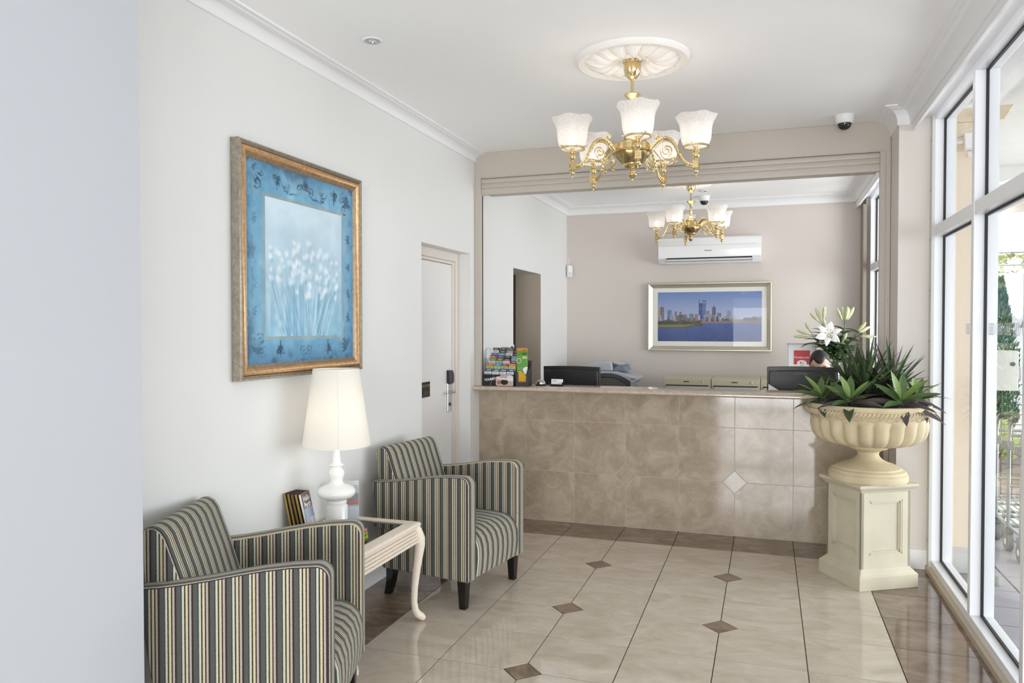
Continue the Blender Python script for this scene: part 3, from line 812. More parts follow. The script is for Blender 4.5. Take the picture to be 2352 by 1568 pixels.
for sx_ in (1, -1):                      # acanthus scroll along the top
    cx = .5
    im = stroke(im, [(cx + sx_ * a, b) for a, b in [(.02, .07), (.04, .10), (.075, .118), (.11, .115), (.15, .125), (.19, .105), (.215, .075)]], .0045, ink, .8, .5, 1)
    im = stroke(im, spiral(cx + sx_ * .052, .078, .004, .026, 0 if sx_ > 0 else PI, sx_ * 1.2), .006, ink, .9, .6, 1)
    im = leafs(im, cx + sx_ * .14, .10, .06, -1.2 if sx_ > 0 else PI + 1.2, .9 if sx_ > 0 else PI - .9, 5, .0065, .85)
im = leafs(im, .5, .085, .065, -PI + .5, -.5, 7, .0075, .9)
for cx, y0, sg in ((.245, .03, 1), (.79, .03, 1), (.27, .975, -1), (.72, .975, -1)):   # drops
    im = stroke(im, [(cx, y0), (cx, y0 + sg * .085)], .0075, ink, .9, .6, 1)
    for q in (-1, 1):
        im = stroke(im, spiral(cx + q * .018, y0 + sg * .028, .003, .016, 0 if q > 0 else PI, q * 1.1), .0065, ink, .9, .4, 1)
        im = stroke(im, [(cx, y0 + sg * .06), (cx + q * .014, y0 + sg * .045), (cx + q * .02, y0 + sg * .06)], .007, ink, .85, .5, 1)
for cx, cy, sx_, sy_, al in ((.03, .03, 1, 1, .85), (.955, .05, -1, 1, .9), (.05, .955, 1, -1, .65), (.945, .945, -1, -1, .8)):   # corner sprays
    a0 = math.atan2(sy_, sx_)
    im = leafs(im, cx, cy, .095, a0 - .85, a0 + .85, 7, .0085, al)
    im = stroke(im, spiral(cx + sx_ * .055, cy + sy_ * .075, .004, .032, a0, sx_ * sy_ * 1.25), .0075, ink, al, .5, 1)
    im = stroke(im, spiral(cx + sx_ * .085, cy + sy_ * .02, .003, .02, a0, -sx_ * sy_ * 1.1), .006, ink, al * .9, .5, 1)
for q in (-1, 1): im = stroke(im, spiral(.5 + q * .028, .94, .004, .032, 0 if q > 0 else PI, q * 1.4), .006, ink, .5, .5, 1)
for cy in (.30, .47, .62, .76):
    im = leafs(im, .965, cy, .05, PI - .9, PI + .9, 5, .0075, .7); im = leafs(im, .035, cy - .02, .05, -.9, .9, 5, .0065, .45)
inn = (U_ > .125) & (U_ < .89) & (V_ > .145) & (V_ < .885)
inn2 = (U_ > .145) & (U_ < .872) & (V_ > .163) & (V_ < .868)
im[inn] = lin([148, 166, 170]) * (.8 + .4 * n2[inn][:, None])
f = np.clip((V_ - .16) / .7, 0, 1)[..., None]
body = lin([204, 223, 233]) * (1 - f) + lin([142, 187, 211]) * f
n3 = fbm(H, Wd, 9, 60)
body = body * (.86 + .28 * n3[..., None])
art = body.copy()
vs_ = noise2(1, Wd, 46, 33).repeat(H, 0) * .6 + noise2(H, Wd, 30, 34) * .4
art = mixc(art, np.clip((vs_ - .5) * 3, 0, 1) * np.clip((V_ - .5) * 4, 0, 1) * .5, [112, 164, 194])
art = mixc(art, np.clip((.45 - vs_) * 3, 0, 1) * np.clip((V_ - .45) * 4, 0, 1) * .5, [208, 228, 236])
r = np.random.default_rng(5)
for k in range(44):
    x0 = .17 + .68 * r.random(); x1 = .5 + (x0 - .5) * .55 + .03 * r.standard_normal(); y0 = .5 + .14 * r.random()
    art = stroke(art, [(x0, y0), (x0 + (x1 - x0) * .35, .68), (x1, .87)], .0075, [96, 152, 186] if k % 3 else [200, 222, 232], .33)
for k in range(78):
    x = .5 + .165 * np.clip(r.standard_normal(), -1.9, 1.9); y = .505 + .08 * np.clip(r.standard_normal(), -1.8, 1.8); sz = .009 + .007 * r.random()
    art = mixc(art, np.exp(-((U_ - x - .012) ** 2 + (V_ - y - .02) ** 2) / (sz * 1.1) ** 2) * .30, [112, 166, 198])
    for q in range(4):
        a_ = q * 1.6 + r.random() * 2; rr_ = sz * .8
        art = mixc(art, np.exp(-((U_ - x - rr_ * cos(a_)) ** 2 + (V_ - y - rr_ * sin(a_)) ** 2) / sz ** 2) * .36, [236, 244, 248])
im[inn2] = art[inn2]
ih, iw = hh - .0725, hw - .0725
picture('canvas', im, lambda u, v: (.026, -iw + 2 * iw * u, ih - 2 * ih * v), M_print, fp)
MB().box(.002, .024, -iw, iw, -ih, ih).build('backing_board', M_mount, fp)

# ------------------------------------------------------------------ ceiling roses and chandeliers
def medallion(label, x, y):
    R0 = .288
    def fn(u, v):
        r = .05 + (R0 - .05) * v; a = 2 * PI * u
        t = r / R0
        h = .010
        if t > .90: h = .030 - .6 * abs(t - .95) * .2
        elif t > .84: h = .020 + .007 * abs(sin(a * 40))
        elif t > .30:
            q = (t - .30) / .54
            leaf = abs(sin(a * 8)); vein = abs(sin(a * 48 + 3 * sin(a * 8) * q))
            h = .010 + .030 * sin(PI * q) * (.25 + .75 * leaf ** .6) + .010 * vein * (1 - .5 * q) * leaf
        elif t > .24: h = .024
        else: h = .016
        rr = r
        if t > .985: h = 0.0
        return (rr * cos(a), rr * sin(a), -h)
    mb = MB().grid(288, 36, fn)
    mb.lathe([(.0, -.018), (.052, -.018)], 32, cap=False)
    o = mb.build('ceiling_rose', M_plaster, smooth=3, loc=(x, y, ZC))
    setp(o, label, 'ceiling rose', 'plaster ceiling roses')
medallion('round white plaster ceiling rose above the front brass chandelier', .756, -1.827)
medallion('white plaster ceiling rose above the rear brass chandelier in the office', .73, 1.6)

def fluted(n, amt): return lambda a, j, z: 1 + amt * (abs(sin(a * n / 2)) - .5)
ARM = {}
def arm_meshes():
    m = MB()
    main = [(.085, .010), (.105, .022), (.128, .045), (.150, .058), (.172, .060), (.194, .050), (.213, .030), (.228, .000), (.243, -.032), (.258, -.058), (.278, -.076), (.300, -.084), (.323, -.086)]
    # smooth the path
    def cr(P, k=5):
        out = []
        for i in range(len(P) - 1):
            p0, p1, p2, p3 = P[max(i - 1, 0)], P[i], P[i + 1], P[min(i + 2, len(P) - 1)]
            for q in range(k):
                t = q / k
                out.append(tuple(.5 * (2 * b + (c - a) * t + (2 * a - 5 * b + 4 * c - d) * t * t + (3 * b - a - 3 * c + d) * t ** 3) for a, b, c, d in zip(p0, p1, p2, p3)))
        out.append(P[-1]); return out
    mp = cr(main)
    m.tube([(a, 0, b) for a, b in mp], [.0085 + .0014 * sin(i * 2.1) for i in range(len(mp))], 8)
    m.tube([(a + .004, 0, b - .014) for a, b in mp[6:]], .0045, 6)
    def spi(cx, cz, r0, r1, a0, tn, n=26): return [(cx + (r0 + (r1 - r0) * k / n) * cos(a0 + tn * 2 * PI * k / n), 0, cz + (r0 + (r1 - r0) * k / n) * sin(a0 + tn * 2 * PI * k / n)) for k in range(n + 1)]
    m.tube(spi(.176, -.006, .005, .030, PI, -1.7), .0036, 6)
    m.tube(spi(.134, .062, .003, .013, 2.6, -1.2), .004, 6)
    m.tube([(.146, 0, -.006), (.152, 0, -.032), (.168, 0, -.046), (.19, 0, -.05), (.215, 0, -.044), (.238, 0, -.048)], .0034, 6)
    m.tube(spi(.218, -.058, .003, .015, .5, 1.4), .0034, 6)
    m.tube(spi(.150, -.062, .003, .013, 1.2, 1.3), .0032, 6)
    m.tube([(.112, 0, .004), (.128, 0, -.02), (.150, 0, -.046)], .0034, 6)
    m.sphere((.096, 0, .012), .012, 10, 8)
    ARM['scroll'] = m.mesh('scroll_bracket', M_brass, smooth=1.2)
    b = MB().box(.308, .338, -.015, .015, -.103, -.068)
    b.box(.3065, .3395, -.0165, .0165, -.0705, -.0665).box(.3065, .3395, -.0165, .0165, -.1045, -.1005)
    b.box(.3395, .3405, -.008, .008, -.093, -.077)
    ARM['box'] = b.mesh('square_boss', M_brass, bev=.0015)
    ARM['finial'] = MB().lathe([(0, -.150), (.003, -.148), (.004, -.142), (.0025, -.138), (.0045, -.134), (.006, -.131), (.011, -.126), (.0135, -.119), (.011, -.112), (.006, -.108), (.008, -.105), (.010, -.102)], 14, .323, 0).mesh('drop_finial', M_brass, smooth=1.2)
    cup = [(.008, -.068), (.011, -.064), (.007, -.060), (.012, -.054), (.018, -.046), (.019, -.036), (.015, -.030), (.010, -.027), (.016, -.024), (.017, -.020), (.012, -.018), (.012, 0.005)]
    ARM['cup'] = MB().lathe(cup, 16, .323, 0).mesh('socket_cup', M_brass, smooth=1.2)
    gl = MB()
    gl.lathe([(.060, -.003), (.064, -.003), (.064, .006), (.060, .006), (.060, -.003)], 32, .323, 0, cap=False)
    for k in range(3):
        a = 2 * PI * k / 3 + .4
        gl.tube([(.323 + .012 * cos(a), .012 * sin(a), -.012), (.323 + .062 * cos(a), .062 * sin(a), .000)], .0028, 6)
        gl.tube([(.323 + .063 * cos(a), .063 * sin(a), .008), (.323 + .076 * cos(a), .076 * sin(a), .008)], .0032, 8)
    ARM['gallery'] = gl.mesh('shade_gallery', M_brass, smooth=1.2)
    sp = [(.040, -.004), (.054, .000), (.059, .006), (.066, .018), (.072, .035), (.075, .055), (.0765, .075), (.078, .092), (.081, .108), (.087, .124), (.095, .138), (.101, .149), (.103, .152)]
    def ruff(a, j, z): return 1 + (.014 * cos(a * 6) * max(0, (z - .11) / .042) if z > .11 else 0)
    sd = MB().lathe(sp, 48, .323, 0, cap=False, mod=ruff)
    sd.v = [(x, y, z + (.0035 * cos(6 * math.atan2(y, x - .323)) * max(0, (z - .125) / .027) if z > .125 else 0)) for x, y, z in sd.v]
    ARM['shade'] = sd.mesh('glass_shade', M_frost, smooth=3)
    ARM['bulb'] = MB().sphere((.323, 0, .045), .021, 12, 8, sz=1.35).mesh('bulb', M_bulb, smooth=3)
arm_meshes()
def chandelier(label, x, y, zr, ph, drop):
    """zr: height of the shade galleries; drop: shortening of the rod"""
    t = thing('chandelier', label, 'chandelier', (x, y, zr), ph, 'five-light brass chandeliers')
    zc = ZC - .014 - zr
    MB().lathe([(.052, zc), (.050, zc - .006), (.043, zc - .012), (.044, zc - .03), (.041, zc - .055), (.033, zc - .075), (.022, zc - .088), (.013, zc - .095), (.009, zc - .102), (0, zc - .102)], 40, mod=fluted(20, .05)).build('canopy', M_brass, t, smooth=.6)
    zb = .296 - drop
    MB().tube([(0, 0, zb), (0, 0, zc - .09)], .0085, 14).build('rod', M_brass, t, smooth=1.2)
    MB().lathe([(.009, zb - .045), (.012, zb - .040), (.016, zb - .03), (.028, zb - .015), (.041, zb - .002), (.040, zb + .002), (.010, zb + .004)], 36, mod=fluted(18, .08)).build('fluted_cup', M_brass, t, smooth=.6)
    stem = [(.0, zb - .045), (.010, zb - .045), (.013, zb - .055), (.009, zb - .065), (.016, zb - .08), (.019, zb - .095), (.010, zb - .112), (.013, zb - .125), (.009, zb - .135), (.018, zb - .15), (.022, zb - .162), (.012, zb - .175), (.017, zb - .185)]
    z1 = .085
    stem += [(.012, z1 + .02), (.020, z1 + .008), (.026, z1), (.030, z1 - .006)]
    MB().lathe(stem, 24).build('turned_stem', M_brass, t, smooth=1.2)
    dome = [(.024, .080), (.036, .074), (.046, .062), (.053, .050), (.057, .040)]
    MB().lathe(dome, 48, mod=lambda a, j, z: 1 + .035 * sin(a * 14)).build('relief_dome', M_brassd, t, smooth=1.0)
    MB().lathe([(.055, .042), (.088, .042), (.091, .038), (.091, .010), (.088, .006), (.100, .003), (.104, -.001), (.100, -.005), (.066, -.005)], 48).build('hub_band', M_brass, t, smooth=.6)
    bowl = [(.088, -.005), (.087, -.012), (.080, -.024), (.068, -.038), (.057, -.050), (.050, -.058), (.046, -.062)]
    MB().lathe(bowl, 64, mod=lambda a, j, z: 1 + .05 * sin(a * 10) * sin((z + .03) * 90) + .02 * sin(a * 26)).build('relief_bowl', M_brassd, t, smooth=1.0)
    MB().lathe([(.050, -.060), (.048, -.068), (.040, -.074), (.030, -.078), (.016, -.082), (.013, -.090), (.018, -.094), (.013, -.100), (.014, -.106), (.024, -.109), (.026, -.114), (.020, -.120), (.012, -.128), (.007, -.134), (.004, -.138), (.005, -.142), (.0, -.146)], 28, cap=True).build('hub_finial', M_brass, t, smooth=1.2)
    for k in range(5):
        a = 2 * PI * k / 5
        arm = inst('arm', ARM['scroll'], t, (0, 0, 0), (0, 0, a))
        for nm in ('box', 'finial', 'cup', 'gallery', 'shade', 'bulb'):
            inst(ARM[nm].name, ARM[nm], arm)
    return t
chandelier('front polished brass chandelier with five etched glass shades hanging in the lobby', .756, -1.827, 2.422, -1.319, 0)
chandelier('rear brass chandelier with five etched glass shades seen through the counter opening', .73, 1.6, 2.470, -1.95, .055)
for (x, y, z) in ((.756, -1.827, 2.422), (.73, 1.6, 2.470)):
    pl = bpy.data.lights.new('chandelier_glow', 'POINT'); pl.energy = 1.6; pl.color = (1, .86, .68); pl.shadow_soft_size = .12
    o = bpy.data.objects.new('chandelier_glow', pl); COL.objects.link(o); o.location = (x, y, z + .20)

def downlight(label, x, y):
    t = thing('downlight', label, 'downlight', (x, y, ZC), 0, 'recessed ceiling downlights')
    MB().lathe([(.036, -.001), (.046, -.001), (.050, -.004), (.047, -.008), (.036, -.010), (.034, -.006), (.036, -.001)], 36, cap=False).build('trim_ring', M_plast, t, smooth=.8)
    MB().lathe([(.021, -.004), (.033, -.007), (.034, -.011), (.030, -.012), (.022, -.008), (.021, -.004)], 32, cap=False).build('gimbal_ring', M_chrome, t, smooth=.8)
    MB().lathe([(0, -.005), (.021, -.005), (.021, -.002)], 24, cap=False).build('lens', M_dlamp, t)
downlight('small recessed downlight in the lobby ceiling near the left cornice', -.384, -2.478)
downlight('small recessed downlight in the office ceiling near the rear wall', .80, 2.15)
def dome_camera(label, x, y):
    t = thing('security_camera', label, 'security camera', (x, y, ZC), 0, 'dome security cameras')
    MB().lathe([(.060, 0), (.060, -.008), (.058, -.030), (.050, -.050), (.046, -.054), (.040, -.054)], 36).build('housing', M_plast, t, smooth=.8)
    MB().lathe([(.043, -.052), (.042, -.062), (.036, -.078), (.024, -.089), (.010, -.094), (1e-5, -.095)], 32, cap=False).build('dark_dome', mat('smoked_dome', srgb(44, 42, 44), .08), t, smooth=3)
dome_camera('white dome security camera on the lobby ceiling beside the shutter housing', 1.89, -.33)
dome_camera('white dome security camera on the office ceiling near the rear chandelier', .78, 2.5)

# ------------------------------------------------------------------ pedestal and planter urn
PA = math.atan2(.512, .859)
pd = thing('pedestal', 'square ivory stone pedestal with recessed panels under the planter urn', 'pedestal', (2.000, -.722, 0), PA)
hb = .195
bs = MB(); vs = []
prof = [(0, 0), (0, .078), (-.003, .084), (-.010, .088), (-.014, .096), (-.022, .104), (-.029, .112), (-.030, .118)]
def sq_rings(mb, half, prof, capb=True):
    n = len(prof); vs = []; fs = []
    for i, z in prof:
        h = half + i
        vs += [(-h, -h, z), (h, -h, z), (h, h, z), (-h, h, z)]
    for k in range(n - 1):
        for q in range(4): fs.append((k * 4 + q, k * 4 + (q + 1) % 4, k * 4 + 4 + (q + 1) % 4, k * 4 + 4 + q))
    fs.append((3, 2, 1, 0)); m = (n - 1) * 4; fs.append((m, m + 1, m + 2, m + 3))
    return mb.add(vs, fs)
sq_rings(MB(), hb, prof).build('plinth', M_ped, pd, bev=.003)
hs = hb - .032
shaft = sq_rings(MB(), hs - .016, [(0, .117), (0, .565)])
for k in range(4):
    f = MB()
    px, z0, z1 = hs, .165, .515
    for a, b, c, d in ((-hs, -hs + .052, .117, .565), (hs - .052, hs, .117, .565), (-hs + .052, hs - .052, .117, z0 + .03), (-hs + .052, hs - .052, z1, .565)):
        f.box(a, b, -hs, -hs + .016, c, d)
    x0, x1, z0, z1 = -hs + .052, hs - .052, .195, .515
    for i, dep in ((0, .002), (.010, .008)):
        a0, a1, b0, b1 = x0 + i, x1 - i, z0 + i, z1 - i
        f.box(a0, a1, -hs + dep, -hs + .017, b0, b0 + .010).box(a0, a1, -hs + dep, -hs + .017, b1 - .010, b1)
        f.box(a0, a0 + .010, -hs + dep, -hs + .017, b0, b1).box(a1 - .010, a1, -hs + dep, -hs + .017, b0, b1)
    f.move(rz=PI / 2 * k); shaft.add(f.v, f.f)
shaft.build('shaft', M_ped, pd)
sq_rings(MB(), hb, [(-.030, .562), (-.024, .566), (-.022, .574), (-.012, .580), (-.004, .590), (-.001, .594), (0, .596), (0, .610)]).build('cap', M_ped, pd, bev=.002)

UX, UY, UZ = 2.000, -.722, .61
ur = thing('planter_urn', 'large fluted cream cast stone urn standing on the square pedestal', 'urn', (UX, UY, UZ))
foot = [(.0, 0), (.218, 0), (.221, .006), (.221, .036), (.216, .042), (.210, .044), (.212, .050), (.206, .060), (.192, .066), (.186, .070), (.184, .076), (.150, .092), (.108, .106), (.082, .120), (.066, .136), (.060, .15), (.064, .166), (.084, .178), (.092, .182), (.104, .184), (.116, .192), (.121, .202), (.119, .212), (.108, .217), (0, .217)]
MB().lathe(foot, 56, cap=False).build('foot', M_urn, ur, smooth=.6)
NL = 22
def lobes(a, j, z):
    w = max(0, min(1, (z - .205) / .012)) * max(0, min(1, (.372 - z) / .02))
    return 1 + w * .105 * (abs(cos(a * NL / 2)) ** .75 - .66)
bp = [(.085, .206), (.150, .209), (.200, .214), (.245, .225), (.275, .240), (.295, .259), (.307, .284), (.314, .314), (.317, .344), (.319, .366), (.319, .376)]
bowl = MB().lathe(bp, NL * 12, cap=False, mod=lobes)
bowl.lathe([(.319, .376), (.325, .396), (.328, .402), (.340, .404), (.345, .410), (.346, .418), (.343, .426), (.336, .428), (.338, .434), (.341, .452), (.339, .458), (.322, .459), (.318, .452), (.316, .430)], 72, cap=False)
bowl.build('bowl', M_urn, ur, smooth=.6)
rp = MB()
for k in range(96):
    a = 2 * PI * k / 96; b = a + .045
    rp.tube([(.343 * cos(a), .343 * sin(a), .404), (.351 * cos((a + b) / 2), .351 * sin((a + b) / 2), .416), (.344 * cos(b), .344 * sin(b), .428)], .0058, 5)
rp.build('rope_band', M_urn, ur, smooth=1.2)
dm = MB()
for k in range(NL):
    a = 2 * PI * (k + .5) / NL; w = 2 * PI / NL * .38
    q = [(a - w, .388), (a, .376), (a + w, .388), (a, .400), (a - w, .388)]
    dm.tube([(.3255 * cos(t), .3255 * sin(t), z) for t, z in q], .0032, 5)
dm.build('diamond_frieze', M_urn, ur)
MB().lathe([(0, .440), (.10, .448), (.25, .440), (.317, .430)], 40, cap=False).build('mulch', M_soil, ur, smooth=3)

# leaves ------------------------------------------------------------
def leaf_mesh(L, w, droop, fold=.25, n=7, tipw=.12, wave=0, shape=1.0):
    mb = MB(); vs = []; fs = []
    for i in range(n + 1):
        t = i / n
        x = L * t * cos(droop * t * .6); z = L * (t * .0 - droop * t * t * .5)
        ww = w * (sin(PI * min(1, (t * .86 + .10)) ** shape)) if t < 1 else w * .02
        f = fold * ww
        vs += [(x, -ww / 2, z + f), (x, 0, z), (x, ww / 2, z + f)]
    for i in range(n):
        b = i * 3
        fs += [(b, b + 1, b + 4, b + 3), (b + 1, b + 2, b + 5, b + 4)]
    mb.add(vs, fs)
    return mb
def leafset(name, specs, mats_, n=7):
    return [leaf_mesh(*s).mesh(name, m, smooth=3, fix=False) for s in specs for m in mats_]
def orient(o, base, az, el, roll=0):
    o.location = base
    o.rotation_euler = (Matrix.Rotation(az, 3, 'Z') @ Matrix.Rotation(-el, 3, 'Y') @ Matrix.Rotation(roll, 3, 'X')).to_euler()
def rosette(label, x, y, z, sc, seed, tilt, mats, nl=15):
    t = thing('bromeliad', label, 'plant', (x, y, z), 0, 'broad-leaved plants in the urn')
    r = random.Random(seed)
    for k in range(nl):
        f = k / (nl - 1)
        L = sc * (.225 - .06 * f) * r.uniform(.85, 1.12); w = sc * (.062 - .012 * f) * r.uniform(.9, 1.1)
        m = mats[0] if f > .84 else (mats[1] if f > .40 else mats[2] if r.random() < .6 else mats[3])
        me = leaf_mesh(L, w, .45 * (1 - f) + .05, .22, 6, shape=.9).mesh('leaf', m, smooth=3, fix=False)
        o = bpy.data.objects.new('leaf', me); COL.objects.link(o); o.parent = t
        az = k * 2.4 + r.uniform(-.25, .25); el = rad(2 + 60 * f ** 1.5) + r.uniform(-.1, .1)
        o.location = (.012 * cos(az), .012 * sin(az), .004 * k)
        Rm = Matrix.Rotation(tilt[1], 3, 'Z') @ Matrix.Rotation(tilt[0], 3, 'Y') @ Matrix.Rotation(-tilt[1], 3, 'Z')
        o.rotation_euler = (Rm @ Matrix.Rotation(az, 3, 'Z') @ Matrix.Rotation(-el, 3, 'Y') @ Matrix.Rotation(r.uniform(-.2, .2), 3, 'X')).to_euler()
    return t
LFM = (M_lfb, M_lfg, M_lfp, M_lfd)
zs = 1.062
rosette('broad-leaved rosette plant at the left rim of the urn, in front of the monitor', UX - .262, UY - .075, zs, 0.88, 3, (rad(24), rad(215)), LFM)
rosette('bright green rosette plant at the front of the urn, left of centre', UX - .125, UY - .235, zs, .92, 11, (rad(26), rad(258)), LFM)
rosette('green and purple rosette plant at the front right of the urn', UX + .145, UY - .215, zs, .95, 23, (rad(26), rad(285)), (M_lfb, M_lfg, M_lfp, M_lfp))
rosette('dark rosette plant with one bright upright leaf at the right rim of the urn', UX + .245, UY - .04, zs, .85, 31, (rad(22), rad(320)), (M_lfb, M_lfg, M_lfp, M_lfp))
rosette('purple-brown rosette plant low at the back left of the urn', UX - .14, UY + .20, zs, .9, 37, (rad(20), rad(120)), (M_lfg, M_lfp, M_lfp, M_lfd))
def dracaena(label, x, y, z, nl, L0, seed, lean):
    t = thing('spiky_plant', label, 'plant', (x, y, z), 0, 'spiky plants in the urn')
    MB().tube([(0, 0, -.02), (lean[0] * .05, lean[1] * .05, .10)], .011, 8).build('stem', M_lfd, t)
    r = random.Random(seed)
    for k in range(nl):
        f = k / (nl - 1)
        L = L0 * r.uniform(.75, 1.1); w = .030 * r.uniform(.8, 1.2)
        m = M_lfd if r.random() < .66 else (M_lfg if r.random() < .75 else M_lfp)
        me = leaf_mesh(L, w, r.uniform(.1, .55) * (1.1 - f), .3, 7, shape=.55).mesh('leaf', m, smooth=3, fix=False)
        o = bpy.data.objects.new('leaf', me); COL.objects.link(o); o.parent = t
        az = k * 2.399 + r.uniform(-.3, .3); el = rad(6 + 70 * f) + r.uniform(-.14, .14)
        orient(o, (lean[0] * .05 * (.3 + f * .7), lean[1] * .05 * (.3 + f * .7), .015 + .085 * f), az, el, r.uniform(-.4, .4))
    return t
dracaena('tall dark spiky plant rising from the middle of the urn', UX - .01, UY + .03, zs - .01, 70, .345, 2, (0, 0))
dracaena('dark spiky plant leaning left in the urn beside the monitor', UX - .075, UY + .07, zs - .01, 34, .315, 5, (-.3, .2))
dracaena('spiky plant leaning right in the urn towards the window', UX + .11, UY + .04, zs - .01, 36, .32, 8, (.5, .1))

# ------------------------------------------------------------------ things on the counter
CZ = 1.0585
rk = thing('brochure_rack', 'black tiered tourist brochure rack at the left end of the countertop', 'brochure rack', (-.590, .01, CZ), rad(-4))
RW = .128
rb = MB()
side = [(-.095, 0), (-.095, .012), (.10, .285), (.112, .285), (.112, 0)]
rb.prism(side, 'x', -RW - .004, -RW).prism(side, 'x', RW, RW + .004)
rb.box(-RW, RW, -.095, .112, 0, .004).box(-RW, RW, .108, .112, 0, .285)
for k in range(10):
    y = -.083 + .0185 * k; z = .095 + .0205 * k
    rb.box(-RW, RW, y + .004, y + .006, max(0, z - .08), z)
rb.build('tiered_body', M_black, rk)
MB().box(-RW - .002, RW + .002, -.0975, -.0945, .002, .092).build('front_panel', M_blackg, rk)
H, Wd = 30, 84
V2, U2 = np.mgrid[0:H, 0:Wd]; U2 = (U2 + .5) / Wd; V2 = (V2 + .5) / H
im = np.zeros((H, Wd, 3)); im[:] = lin([40, 38, 40])
def blob(im, cx, cy, rx, ry, c, a=1.0, pw=1): return mixc(im, np.clip((1 - ((U2 - cx) / rx) ** 2 - ((V2 - cy) / ry) ** 2) * 6, 0, 1) * a, c)
im = blob(im, .74, .62, .30, .72, [196, 172, 168]); im = blob(im, .50, .58, .13, .46, [206, 182, 174]); im = blob(im, .70, .66, .13, .26, [44, 36, 36]); im = blob(im, .90, .28, .12, .26, [226, 222, 224]); im = blob(im, .52, .70, .07, .2, [150, 112, 108])
im[(U2 < .42)] = lin([40, 38, 40]); im[(abs(U2 - .22 - .12 * (1 - V2)) < .02)] = lin([84, 82, 84])
picture('front_print', im, lambda u, v: (-RW + 2 * RW * u, -.0979, .091 - .088 * v), M_card, rk)
for tx, x, z, s, rz, sz in (('TOURIST', -.072, .052, .026, .16, 1), ('INFORMATION', .056, .056, .022, -.10, 1)):
    o = inst('lettering', text_mesh(tx, s, M_paper, .0004, .0006, space=.95), rk, (x, -.0984, z), (PI / 2, -rz, 0))
hp = MB().box(-.075, .052, .100, .104, .275, .325); hp.build('header_card', M_paper, rk)
MB().tube([(.035, .0985, .30), (.035, .0998, .30)], .012, 18).build('header_emblem', cmat((150, 60, 80)), rk)
inst('lettering', text_mesh('Swan Valley', .014, cmat((150, 84, 120)), .0003), rk, (-.026, .0992, .30), ROT_NY)
cols10 = [  # colours by row from the top, columns left to right: (name, rgb)
 [('black', (46, 48, 44)), ('slate', (74, 86, 98)), ('slate', (78, 88, 102)), ('navy', (52, 56, 88))],
 [('white', (226, 228, 220)), ('grey', (92, 92, 90)), ('tan', (164, 156, 128)), ('maroon', (132, 44, 56))],
 [('blue', (84, 112, 172)), ('teal', (112, 160, 150)), ('white', (232, 232, 232)), ('dark grey', (62, 58, 60))],
 [('red', (206, 84, 62)), ('blue', (62, 100, 168)), ('charcoal', (60, 60, 66)), ('sky blue', (74, 140, 196))],
 [('green', (118, 156, 88)), ('amber', (150, 112, 48)), ('dark brown', (70, 42, 40)), ('silver', (176, 182, 190))],
 [('cream', (222, 222, 222)), ('mint', (150, 196, 170)), ('white', (230, 228, 230)), ('grey', (84, 86, 92))],
 [('orange', (208, 120, 60)), ('blue and white', (96, 150, 206)), ('crimson', (168, 54, 76)), ('orange', (224, 130, 62))],
 [('lime', (184, 204, 120)), ('lime', (190, 208, 120)), ('lime', (188, 206, 126)), ('lime', (194, 208, 128))],
 [('royal blue', (52, 74, 138)), ('royal blue', (52, 74, 138)), ('royal blue', (54, 78, 142)), ('royal blue', (52, 74, 138))],
 [('white', (226, 228, 230)), ('white', (228, 230, 232)), ('white', (228, 230, 232)), ('white', (226, 228, 230))]]
CN = ['leftmost', 'second', 'third', 'rightmost']
RN = ['top', 'second', 'third', 'fourth', 'fifth', 'sixth', 'seventh', 'eighth', 'ninth', 'bottom']
Mrk = Matrix.Translation((-.590, .01, CZ)) @ Matrix.Rotation(rad(-4), 4, 'Z')
for j in range(10):
    for i in range(4):
        k = 9 - j; nm, rgb = cols10[j][i]
        y = -.083 + .0185 * k; z = .095 + .0205 * k
        x = -.0955 + .0637 * i
        t = thing('brochure', '%s tourist brochure in the %s column, %s row of the black rack' % (nm, CN[i], RN[j]), 'brochure', tuple(Mrk @ Vector((x, y, max(.005, z - .075)))), rad(-4), 'brochures in the tourist rack')
        h0 = z + .019 - max(.005, z - .075)
        MB().box(-.0285, .0285, -.0022, .0022, 0, h0).build('card', cmat(rgb), t)
        lt = sum(rgb) > 480
        ic = (150, 150, 156) if lt else (196, 194, 190)
        if j in (8,): ic = (240, 240, 244)
        if j == 7: ic = (130, 160, 70)
        MB().box(-.020 + .004 * (i % 2), .012 + .004 * (j % 3), -.0026, -.0021, h0 - .0125, h0 - .0075).build('title_band', cmat(ic), t)
        if (i + j) % 3 == 0: MB().box(-.026, .022, -.00255, -.0021, h0 - .018, h0 - .0155).build('lower_band', cmat(((150, 120, 100) if lt else (190, 176, 150))), t)
hd = thing('leaflet_holder', 'dark grey cardboard leaflet holder beside the tourist brochure rack', 'leaflet holder', (-.414, .012, CZ), rad(4))
hb_ = MB()
hb_.prism([(-.075, 0), (-.075, .118), (.05, .175), (.05, 0)], 'x', -.050, -.047).prism([(-.075, 0), (-.075, .118), (.05, .175), (.05, 0)], 'x', .047, .050)
hb_.box(-.05, .05, .047, .05, 0, .2).box(-.05, .05, -.075, .05, 0, .003)
hb_.box(-.05, .05, -.078, -.075, 0, .036).box(-.05, -.032, -.078, -.075, .036, .110).prism([(.032, .036), (.05, .036), (.05, .125), (.043, .125), (.036, .10)], 'y', -.078, -.075)
hb_.build('cardboard_body', M_dgrey, hd)
